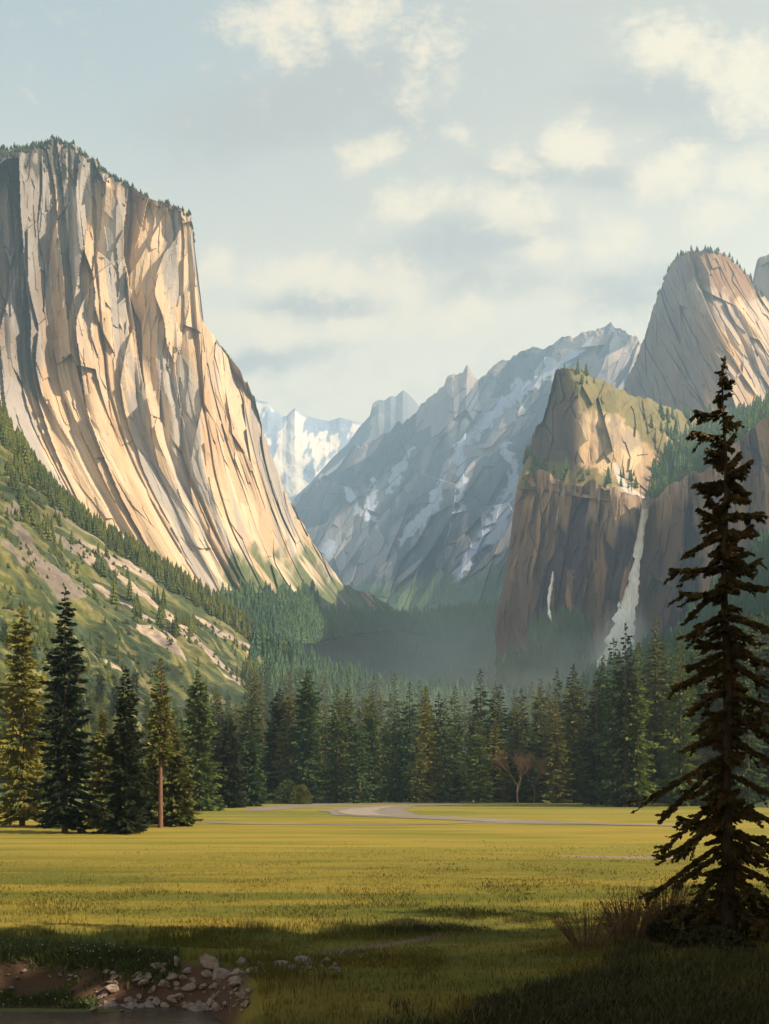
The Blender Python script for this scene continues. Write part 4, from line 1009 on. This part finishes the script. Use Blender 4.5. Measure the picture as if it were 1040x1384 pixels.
# weedy green lip over the reddish bank
n = 16000; px = np.concatenate([np.minimum(r.uniform(-20, 240, n*3//4), r.uniform(100, 380, n*3//4)), r.uniform(0, 125, n//4)]); py = np.concatenate([1285+r.normal(0, 5.5, n*3//4)+px[:n*3//4]*.07, r.uniform(1348, 1364, n//4)])
q = gpv(px[::4], py[::4]); q = np.repeat(q, 4, axis=0)+np.concatenate([r.uniform(-.12, .12, (len(q)*4, 2)), np.zeros((len(q)*4, 1))], 1)
q[:, 2] = gz(q[:, 0], q[:, 1]); k = len(q)
blade_stuff('bank_weeds', q, r.uniform(.05, .26, k), np.full(k, .018), lerpc((.035, .055, .018), (.07, .085, .025), r.random(k)), M_BLADE, 'dark green weeds along the lip of the reddish bank', 6, .8, cat='weeds')
fl = q[r.random(k) < .003]; k = len(fl); m, t, b = new_mat('white_petals'); t.put(b.inputs['Base Color'], (.40, .39, .34))
V = []; 
for j in range(4):
    a = j*math.pi/2; V.append(fl+np.array((.016*math.cos(a), .008*math.sin(a), .20+.012*math.sin(a)))+np.stack([0*fl[:, 0], 0*fl[:, 0], r.uniform(-.08, .05, k)], -1)*(0)+np.array((0, 0, 0)))
V = np.stack(V, 1).reshape(-1, 3); o = link('wildflowers', mesh_np('wildflowers', V, np.arange(len(V)).reshape(-1, 4), m)); tag(o, 'tiny white wildflowers scattered over the weedy bank', 'flowers', None, 'stuff')
# tall dry stems low in the picture
n = 500; px = r.uniform(330, 700, n); px[::2] = r.normal(440, 40, n//2); py = r.uniform(1335, 1400, n); q = gpv(px, py)
blade_stuff('tall_grass', q, r.uniform(.2, .5, n), np.full(n, .006), lerpc((.22, .16, .05), (.14, .12, .03), r.random(n)), M_BLADE, 'thin tall straw stems right of the stony heap', 8, .35)
# low dark tuft mound in the meadow
x, y, z = gp(548, 1256)
M_TUFT = attr_mat('tuft_green', .2, 2, 0, .1)
n = 4200; dx = r.normal(0, .45, n); dx = np.where(r.random(n) < .3, r.uniform(-.6, 2.4, n), dx); q = np.stack([x+dx, y+r.normal(0, .35, n), 0*dx], -1); q[:, 2] = gz(q[:, 0], q[:, 1])
o = blade_stuff('grass_tuft', q, r.uniform(.1, .34, n)*np.exp(-np.abs(dx)/1.2), np.full(n, .014), lerpc((.028, .036, .012), (.05, .055, .016), r.random(n)), M_TUFT, 'low dark green tuft of sedge standing alone in the middle of the near meadow', 9, .5, kind=None, cat='grass tuft')

# ------------------------------------------------------------------ bushes and leafless trees
def branchy(rr, p, d, L, rad, depth, out, tips, spread=.55, split=3):
    q = p+d*L; mid = p+d*L*.5+np.array([rr.uniform(-.05, .05)*L for _ in range(3)])
    out.append(tube([p, mid, q], [rad, rad*.85, rad*.65], 5))
    if depth == 0: tips.append(q); return
    for k in range(split):
        nd = d+np.array([rr.uniform(-1, 1) for _ in range(3)])*spread; nd = nd+np.array((0, 0, .12)); nd /= np.linalg.norm(nd)
        branchy(rr, p+d*L*rr.uniform(.55, 1.), nd, L*rr.uniform(.6, .8), rad*.6, depth-1, out, tips, spread, split)
M_TWIG = bark_mat('red_twigs', (.085, .052, .032), (.14, .085, .05)); M_TWIGG = bark_mat('grey_twigs', (.12, .105, .095), (.19, .16, .14))
def bare_tree(px, bs, tp, seed, mat, label, name='bare_tree', spread=.42, split=3, dep=5, stems=1):
    Y = YB(bs); H = CZ+(HY-tp)/FPX*Y; rr = random.Random(seed); out = []; tips = []
    e = empty(name, ((px-CX)/FPX*Y, Y, 0)); tag(e, label, 'tree' if stems == 1 else 'shrub')
    for k in range(stems):
        d = np.array((rr.uniform(-.4, .4)*(stems > 1), rr.uniform(-.3, .3)*(stems > 1), 1.)); d /= np.linalg.norm(d)
        branchy(rr, np.array((rr.uniform(-.5, .5)*(stems > 1), 0, -.1)), d, H*.33, H*.013/(1+.4*(stems > 1)), dep, out, tips, spread, split)
    n0 = sum(1 for _ in [0])
    link('trunk', mesh_np('trunk', *out[0], mat), e); V, F = merge(out[1:]); link('branches', mesh_np('branches', V, F, mat), e)
    r = np.random.default_rng(seed); tp_ = np.repeat(np.array(tips), 12, axis=0)+np.random.default_rng(seed).normal(0, H*.02, (len(tips)*12, 3)); D = nrm(r.normal(size=tp_.shape)+np.array((0, 0, .6))); sd = nrm(np.cross(D, r.normal(size=tp_.shape)))
    V, F = kites(tp_, D, sd, r.uniform(.3, .9, len(tp_))*H/12, r.uniform(.005, .011, len(tp_))*H/12); link('twigs', mesh_np('twigs', V, F, mat), e)
bare_tree(700, 1086.5, 1000, 4, M_TWIG, 'leafless reddish tree at the foot of the dark wood'); bare_tree(722, 1086, 1012, 9, M_TWIG, 'smaller leafless reddish tree close right of the bigger one')
bare_tree(912, 1089, 1000, 5, M_TWIGG, 'pale grey leafless shrub behind the left boughs of the dark tree', 'bare_shrub', .6, 3, 5, 3); bare_tree(940, 1089, 985, 6, M_TWIGG, 'taller pale grey leafless shrub partly behind the dark tree', 'bare_shrub', .7, 3, 5, 3)
M_BUSH = leaf_mat('bush_leaves', (.05, .065, .02), (.085, .10, .03), None, .8)
def leafy(px, bs, wpx, hpx, label, seed, mat=None, lf=.45):
    Y = YB(bs); r = np.random.default_rng(seed); n = 3500 if lf < .3 else 1500; a = r.uniform(0, 6.28, n); cz = r.uniform(0, 1, n); rad = np.sqrt(1-cz**2)*r.uniform(.75, 1.05, n)
    Wd = wpx/2/FPX*Y; Hh = hpx/FPX*Y; lump = 1+.25*np.sin(a*3+seed)
    B = np.stack([np.cos(a)*rad*Wd*lump, np.sin(a)*rad*Wd*lump, cz*Hh*.95], -1); D = nrm(B+r.normal(size=B.shape)*Wd*.5); sd = nrm(np.cross(D, r.normal(size=B.shape)))
    V, F = kites(B, D, sd, np.full(n, lf), np.full(n, lf/3)); e = empty('bush', ((px-CX)/FPX*Y, Y, 0)); tag(e, label, 'bush'); link('leaves', mesh_np('leaves', V, F, mat or M_BUSH), e)
    V, F = merge([tube([(0, 0, -.1), (random.uniform(-1, 1)*Wd*.5, random.uniform(-1, 1)*Wd*.5, Hh*.7)], [.2*lf, .07*lf], 5) for _ in range(6)]); link('stems', mesh_np('stems', V, F, M_BARK), e)
leafy(390, 1086.5, 34, 32, 'round olive bush at the foot of the big conifer by the road', 3); leafy(408, 1087, 26, 26, 'smaller round bush right beside the olive one by the road', 4)
leafy(768, 1086, 14, 20, 'small tawny bush at the forest foot right of the leafless trees', 5)
M_DBUSH = leaf_mat('dark_bush_leaves', (.022, .024, .011), (.040, .036, .016), (.06, .045, .02), 3, .1)
leafy(925, 1288, 120, 62, 'dark low bush at the left of the big dark tree trunk', 15, M_DBUSH, .13); leafy(1012, 1284, 130, 75, 'dark low bush at the right of the big dark tree trunk', 16, M_DBUSH, .13); leafy(966, 1305, 110, 50, 'dark low bush directly in front of the big dark tree trunk', 17, M_DBUSH, .12)
def dry_bush(px, py, wpx, hpx, label, seed, n=120, lean=0.):
    x, y, z = gp(px, py); rr = random.Random(seed); e = empty('dry_bush', (x, y, z)); tag(e, label, 'bush'); out = []; tipsl = []
    Wd = wpx/2/FPX*y; Hh = hpx/FPX*y
    for k in range(n):
        a = rr.uniform(-1, 1); bx = a*Wd*.55; L = Hh*rr.uniform(.5, 1.)*(1-.35*abs(a)); tip = np.array((bx+a*Wd*.6+lean*L, rr.uniform(-.4, .4)*Wd, L)); b0 = np.array((bx*.7, rr.uniform(-.35, .35)*Wd, -.05))
        mid = b0*.5+tip*.5+np.array((0, 0, .08*L)); out.append(tube([b0, mid, tip], [.011, .008, .003], 4)); tipsl.append((b0, mid, tip))
    V, F = merge(out); link('stems', mesh_np('stems', V, F, M_TWIG), e)
    r = np.random.default_rng(seed); T = np.array(tipsl); nb = 9; w_ = r.uniform(.25, 1, (len(T), nb, 1)); B = np.where(w_ < .5, T[:, None, 0]*(1-2*w_)+T[:, None, 1]*2*w_, T[:, None, 1]*(2-2*w_)+T[:, None, 2]*(2*w_-1)).reshape(-1, 3)
    D = nrm(nrm(np.repeat(T[:, 2]-T[:, 0], nb, axis=0))+r.normal(size=B.shape)*.5); sd = nrm(np.cross(D, r.normal(size=B.shape))); V, F = kites(B, D, sd, r.uniform(.04, .13, len(B)), r.uniform(.006, .014, len(B)))
    link('leaves', mesh_np('leaves', V, F, leaf_mat('dry_leaves', (.16, .085, .03), (.11, .075, .025), (.07, .06, .02), 3)), e)
dry_bush(795, 1282, 95, 74, 'sparse reddish dry bush, the leftmost beside the dark tree', 11, 60); dry_bush(855, 1270, 110, 84, 'fuller tawny dry bush left of the dark tree trunk', 12, 190, .15); dry_bush(905, 1262, 90, 88, 'dry bush directly under the left boughs of the dark tree', 13, 150, .1)
# dark undergrowth under the big tree
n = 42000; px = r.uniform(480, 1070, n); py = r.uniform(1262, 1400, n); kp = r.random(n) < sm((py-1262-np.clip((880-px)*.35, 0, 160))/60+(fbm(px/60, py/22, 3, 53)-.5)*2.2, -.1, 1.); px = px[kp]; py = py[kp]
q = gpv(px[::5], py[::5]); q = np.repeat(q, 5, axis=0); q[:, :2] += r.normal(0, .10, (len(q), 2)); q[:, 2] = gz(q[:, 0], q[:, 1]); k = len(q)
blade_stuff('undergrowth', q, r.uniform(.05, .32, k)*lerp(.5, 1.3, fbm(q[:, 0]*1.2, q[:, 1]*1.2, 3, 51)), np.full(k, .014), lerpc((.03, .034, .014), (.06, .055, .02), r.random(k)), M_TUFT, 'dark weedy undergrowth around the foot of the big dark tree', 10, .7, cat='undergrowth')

# ------------------------------------------------------------------ the big dark tree in the right foreground
M_HERO = leaf_mat('dark_fir_needles', (.024, .023, .013), (.046, .036, .018), (.085, .055, .028), 1.6, .05)
def hero_tree():
    Y = 21.; k = Y/FPX; x0 = (984-CX)*k; zb = float(gz(np.array(x0), np.array(Y))); r = np.random.default_rng(5)
    e = empty('conifer_tree', (x0, Y, zb)); tag(e, 'big dark brown silhouetted conifer in the right foreground', 'tree')
    Z = lambda py: CZ+(HY-py)*k-zb
    H = Z(480)
    zz = np.linspace(-.2, H*.985, 26); tx = -.006*k*0+np.interp(zz, [0, H*.5, H], [0, -.03, -.10]); P = np.stack([tx+.03*np.sin(zz*1.3), .02*np.sin(zz), zz], -1)
    link('trunk', mesh_np('trunk', *tube(P, np.interp(zz, [0, H*.3, H*.7, H], [.17, .12, .06, .012]), 10), bark_mat('bark_dark', (.02, .014, .01), (.045, .03, .02)), smooth=True), e)
    tipsx = [  # attach row, tip column, tip row
     (560, 952, 551), (572, 1005, 568), (590, 943, 582), (600, 996, 585), (612, 955, 610), (630, 1000, 612), (650, 942, 656), (640, 1012, 626), (690, 955, 672), (650, 1018, 662), (670, 1014, 676),
     (700, 945, 690), (695, 1030, 693), (720, 937, 745), (735, 1000, 722), (728, 1024, 705), (765, 912, 770), (750, 1014, 745), (782, 1028, 790), (800, 918, 806), (775, 1030, 755), (832, 1033, 848), (790, 942, 835), (830, 930, 862),
     (845, 1022, 868), (870, 1040, 893), (880, 928, 905), (900, 920, 925), (893, 1045, 925), (930, 930, 962), (935, 1052, 955), (960, 938, 990), (965, 1050, 1000), (985, 932, 1012), (1020, 880, 1075), (1000, 1065, 1042),
     (1030, 904, 1112), (1045, 1062, 1085), (1050, 935, 1075), (1075, 905, 1152), (1085, 1075, 1120), (1095, 925, 1165), (1110, 898, 1155), (1120, 1080, 1160), (1140, 885, 1218), (1135, 1062, 1180), (1150, 912, 1200), (1165, 1085, 1215), (1170, 905, 1245), (1180, 1070, 1240), (1195, 930, 1262)]
    O = []; A = []; L = []; Dp = []
    for ar, tc, trr in tipsx:
        dx = (tc-984)*k; dz = Z(trr)-Z(ar); y_ = r.uniform(-.45, .45)*abs(dx)
        ln = math.hypot(dx, y_); O.append((0, 0, Z(ar))); A.append(math.atan2(y_, dx)); L.append(ln); Dp.append(-dz/ln+.12)
    env = lambda py: np.interp(py, [480, 520, 560, 640, 700, 760, 850, 950, 1050, 1150, 1250], [4, 12, 15, 26, 32, 36, 42, 46, 46, 52, 66])*(1+.3*math.sin(py/19.)+.2*math.sin(py/7.3))
    for j in range(210):
        py = 492+(j+r.random())/210*770; ln = env(py)*k*r.uniform(.25, .95); O.append((0, 0, Z(py))); A.append(r.uniform(0, 6.28)); L.append(ln); Dp.append(r.uniform(-.1, .7))
    O = np.array(O); A = np.array(A); L = np.array(L); Dp = np.array(Dp)
    for i in range(len(O)): O[i, 0] = np.interp(O[i, 2], zz, P[:, 0]); O[i, 1] = 0
    parts = []
    for i in range(len(O)):        # foliage count follows the bough length
        nn = int(44+165*L[i]); parts.append(sprigs(O[i:i+1], A[i:i+1], L[i:i+1], Dp[i:i+1], r, nn, .15, wr=.26, up=.12, lo=.06, hang=1.1))
        # side boughlets give each bough a ragged fan
        for q_ in range(int(2+4*L[i])):
            w_ = r.uniform(.35, .95); d = np.array((math.cos(A[i]), math.sin(A[i]))); b_ = O[i]+np.array((*(d*L[i]*w_), -Dp[i]*L[i]*w_**1.25+.12*L[i]*w_**3))
            parts.append(sprigs(b_[None], np.array([A[i]+r.choice([-1, 1])*r.uniform(.4, 1.1)]), np.array([L[i]*r.uniform(.18, .34)+.06]), np.array([r.uniform(.2, 1.1)]), r, 26, .12, wr=.28, up=.1, lo=0, hang=1.2))
    a2 = r.uniform(0, 6.28, 60); bz = np.stack([0*a2-.10, 0*a2, H*r.uniform(.955, .995, 60)], -1); D = nrm(np.stack([np.cos(a2)*.8, np.sin(a2)*.8, r.uniform(.3, 1.2, 60)], -1)); parts.append(kites(bz, D, nrm(np.cross(D, r.normal(size=D.shape))), np.full(60, .11), np.full(60, .022)))
    V, F = merge(parts); print('hero foliage', len(F)); link('crown', mesh_np('crown', V, F, M_HERO), e)
    bo = []
    for i in range(len(tipsx)):
        w_ = np.linspace(0, 1, 7); d = np.array((math.cos(A[i]), math.sin(A[i]))); pts = np.stack([O[i, 0]+d[0]*L[i]*w_, O[i, 1]+d[1]*L[i]*w_, O[i, 2]-Dp[i]*L[i]*w_**1.25+.12*L[i]*w_**3], -1)
        bo.append(tube(pts, np.linspace(.035, .006, 7)*(.6+.5*L[i]), 5))
    V, F = merge(bo); link('boughs', mesh_np('boughs', V, F, bpy.data.materials['bark_dark']), e)
hero_tree()

# --- unseen conifers added right of the view to shade the near ground
gr = 'unseen conifers added right of the view for their shade'
for k, (x, y, H) in enumerate([(14.5, 11, 22), (13.6, 16.2, 20), (15, 6, 23), (14, 1, 21), (17, 13.5, 25), (19, 9, 27), (24, 14, 30), (21, 4, 26), (30, 7, 32), (17.5, -1, 26), (26, -2, 30), (36, 13, 33), (35, 1, 30), (42, 6, 34), (44, 16, 33), (50, 10, 36), (23, 9, 25), (15, -6, 24), (31, 14, 29), (40, -6, 32)]):
    i = k % NV; o = dup(protos[i]); put(o, x, y, -.2, H/32., label='unseen conifer added to shade the near ground from the right', group=gr, sxy=1.35)

# ------------------------------------------------------------------ waterfall and spray
BW = bvh_of(WL)
def hit(px, py, off=3.):
    d = Vector(((px-CX)/FPX, 1, (HY-py)/FPX)); h = BW.ray_cast(Vector((0, 0, CZ)), d)
    Y = h[0].y if h[0] is not None else 880.
    Y -= off; return ((px-CX)/FPX*Y, Y, CZ+(HY-py)/FPX*Y)
m_fall, t, b = new_mat('falling_water'); ob = t.node('ShaderNodeTexCoord').outputs['Object']
n = t.noise(t.mapping(ob, scale=(.9, .2, .07)), 1, 5, .65, .3); t.put(b.inputs['Base Color'], t.mix(t.rng(n, .4, .62), (.90, .90, .88), (.62, .64, .66))); b.inputs['Roughness'].default_value = .8
def fall(name, pts, off, label=None, n=140, seed=1):
    C = catmull(np.array(pts, float), n); e = (fbm(np.arange(n)/5., np.arange(n)*0, 3, seed)-.5)*2; e2 = (fbm(np.arange(n)/5., np.arange(n)*0, 3, seed+7)-.5)*2
    Ys = np.array([hit(c[0], c[1], off)[1] for c in C]); kk = np.ones(25)/25; Ys = np.convolve(np.pad(Ys, 12, mode='edge'), kk, 'valid')-2; V = []; m_ = 5
    for i, c in enumerate(C):
        for j in range(m_):
            w_ = j/(m_-1)*2-1; px = c[0]+w_*c[2]+(e[i] if w_ < 0 else e2[i])*abs(w_)*c[2]*.45; Y = Ys[i]-2.0*(1-w_*w_)-.8*vn(np.array(i/4.), np.array(j*1.), seed)
            V.append(((px-CX)/FPX*Y, Y, CZ+(HY-c[1])/FPX*Y))
    V = np.array(V, float); Vb = V+np.array((0, 1.5, 0)); idx = np.arange(n*m_).reshape(n, m_); F1 = np.stack([idx[:-1, :-1], idx[:-1, 1:], idx[1:, 1:], idx[1:, :-1]], -1).reshape(-1, 4)
    o = link(name, mesh_np(name, np.concatenate([V, Vb]), np.concatenate([F1, F1[:, ::-1]+n*m_]), m_fall)); o['kind'] = 'structure'; return o
o = fall('waterfall', [(878, 673, 10), (876, 677, 7), (872, 688, 5), (869, 705, 5), (865, 730, 5.5), (861, 755, 6), (856, 778, 8), (852, 800, 11), (849, 820, 13), (845, 842, 16), (840, 865, 19), (832, 890, 23), (822, 915, 27)], 3.5, seed=3)
tag(o, 'tall white waterfall dropping down the dark wall', 'waterfall')
o = fall('waterfall', [(748, 772, 1.), (747, 785, 1.8), (744, 800, 2.2), (743, 815, 2.4), (744, 830, 2.2), (748, 842, 1.8)], 3., n=60, seed=9); tag(o, 'thin small waterfall left of the tall one', 'waterfall')
def puff(name, px, py, Y, rx, rz, ry, dens, label, seed, tilt=0., col=(.88, .97, 1., 1)):
    bm = bmesh.new(); bmesh.ops.create_icosphere(bm, subdivisions=4, radius=1); me = bpy.data.meshes.new(name); bm.to_mesh(me); bm.free()
    m = bpy.data.materials.new(name); m.use_nodes = True; t = NT(m.node_tree); t.n.clear(); out = t.node('ShaderNodeOutputMaterial'); v = t.node('ShaderNodeVolumePrincipled')
    ob = t.node('ShaderNodeTexCoord').outputs['Object']; fall_ = t.rng(t.vmath('LENGTH', ob), 1., .15); nz = t.rng(t.noise(ob, 2.2, 3, .6), .3, .7, .25, 1.)
    t.put(v.inputs['Density'], t.math('MULTIPLY', t.math('MULTIPLY', fall_, nz), dens)); v.inputs['Color'].default_value = col; v.inputs['Anisotropy'].default_value = 0.
    t.l.new(v.outputs[0], out.inputs['Volume']); me.materials.append(m); m.cycles.volume_step_rate = 4. if hasattr(m.cycles, 'volume_step_rate') else 1.
    o = link(name, me); o.location = ((px-CX)/FPX*Y, Y, CZ+(HY-py)/FPX*Y); o.scale = (rx, ry, rz); o.rotation_euler = (0, tilt, 0); tag(o, label, 'mist', None, 'stuff'); return o
puff('spray', 838, 880, 845, 34, 60, 30, .045, 'white spray drifting at the foot of the tall waterfall', 1, R(18))
puff('valley_mist', 790, 920, 815, 120, 80, 80, .0045, 'pale mist lying over the trees below the waterfall', 2)

puff('forest_mist', 560, 1005, 335, 120, 46, 62, .0032, 'thin mist hanging between the rear ranks of the wood', 8, 0., (.82, .95, .97, 1))
puff('valley_mist', 560, 935, 1500, 520, 170, 650, .0018, 'soft blue green mist filling the wooded head of the valley', 5, 0., (.76, .93, .98, 1))
# ------------------------------------------------------------------ haze
bpy.context.view_layer.update()
HZ = 0.00014
top = 2480
hv = [(-3300, -60, -3.2), (1900, -60, -3.2), (1900, 5900, -3.2), (-3300, 5900, -3.2)]; hv += [(x, y, top) for x, y, z in hv]
g.data.vertices[0].co = (-3290, -50, -2.2); g.data.vertices[1].co = (1890, -50, -2.2); g.data.vertices[2].co = (1890, 5890, -2.2); g.data.vertices[3].co = (-3290, 5890, -2.2)
hm = bpy.data.materials.new('haze'); hm.use_nodes = True; t = NT(hm.node_tree); t.n.clear(); out = t.node('ShaderNodeOutputMaterial'); v = t.node('ShaderNodeVolumePrincipled')
v.inputs['Color'].default_value = (.45, .70, 1., 1); v.inputs['Density'].default_value = HZ; v.inputs['Anisotropy'].default_value = .15; t.l.new(v.outputs[0], out.inputs['Volume'])
o = link('haze', mesh_np('haze', hv, [(0, 3, 2, 1), (4, 5, 6, 7), (0, 1, 5, 4), (1, 2, 6, 5), (2, 3, 7, 6), (3, 0, 4, 7)], hm)); tag(o, 'thin blue valley haze', 'haze', None, 'stuff')
for m in bpy.data.meshes: pass
print('objects', len(bpy.data.objects), 'maxz', max((o.matrix_world @ Vector(c)).z for o in bpy.data.objects if o.type == 'MESH' and o.name != 'haze' for c in o.bound_box))
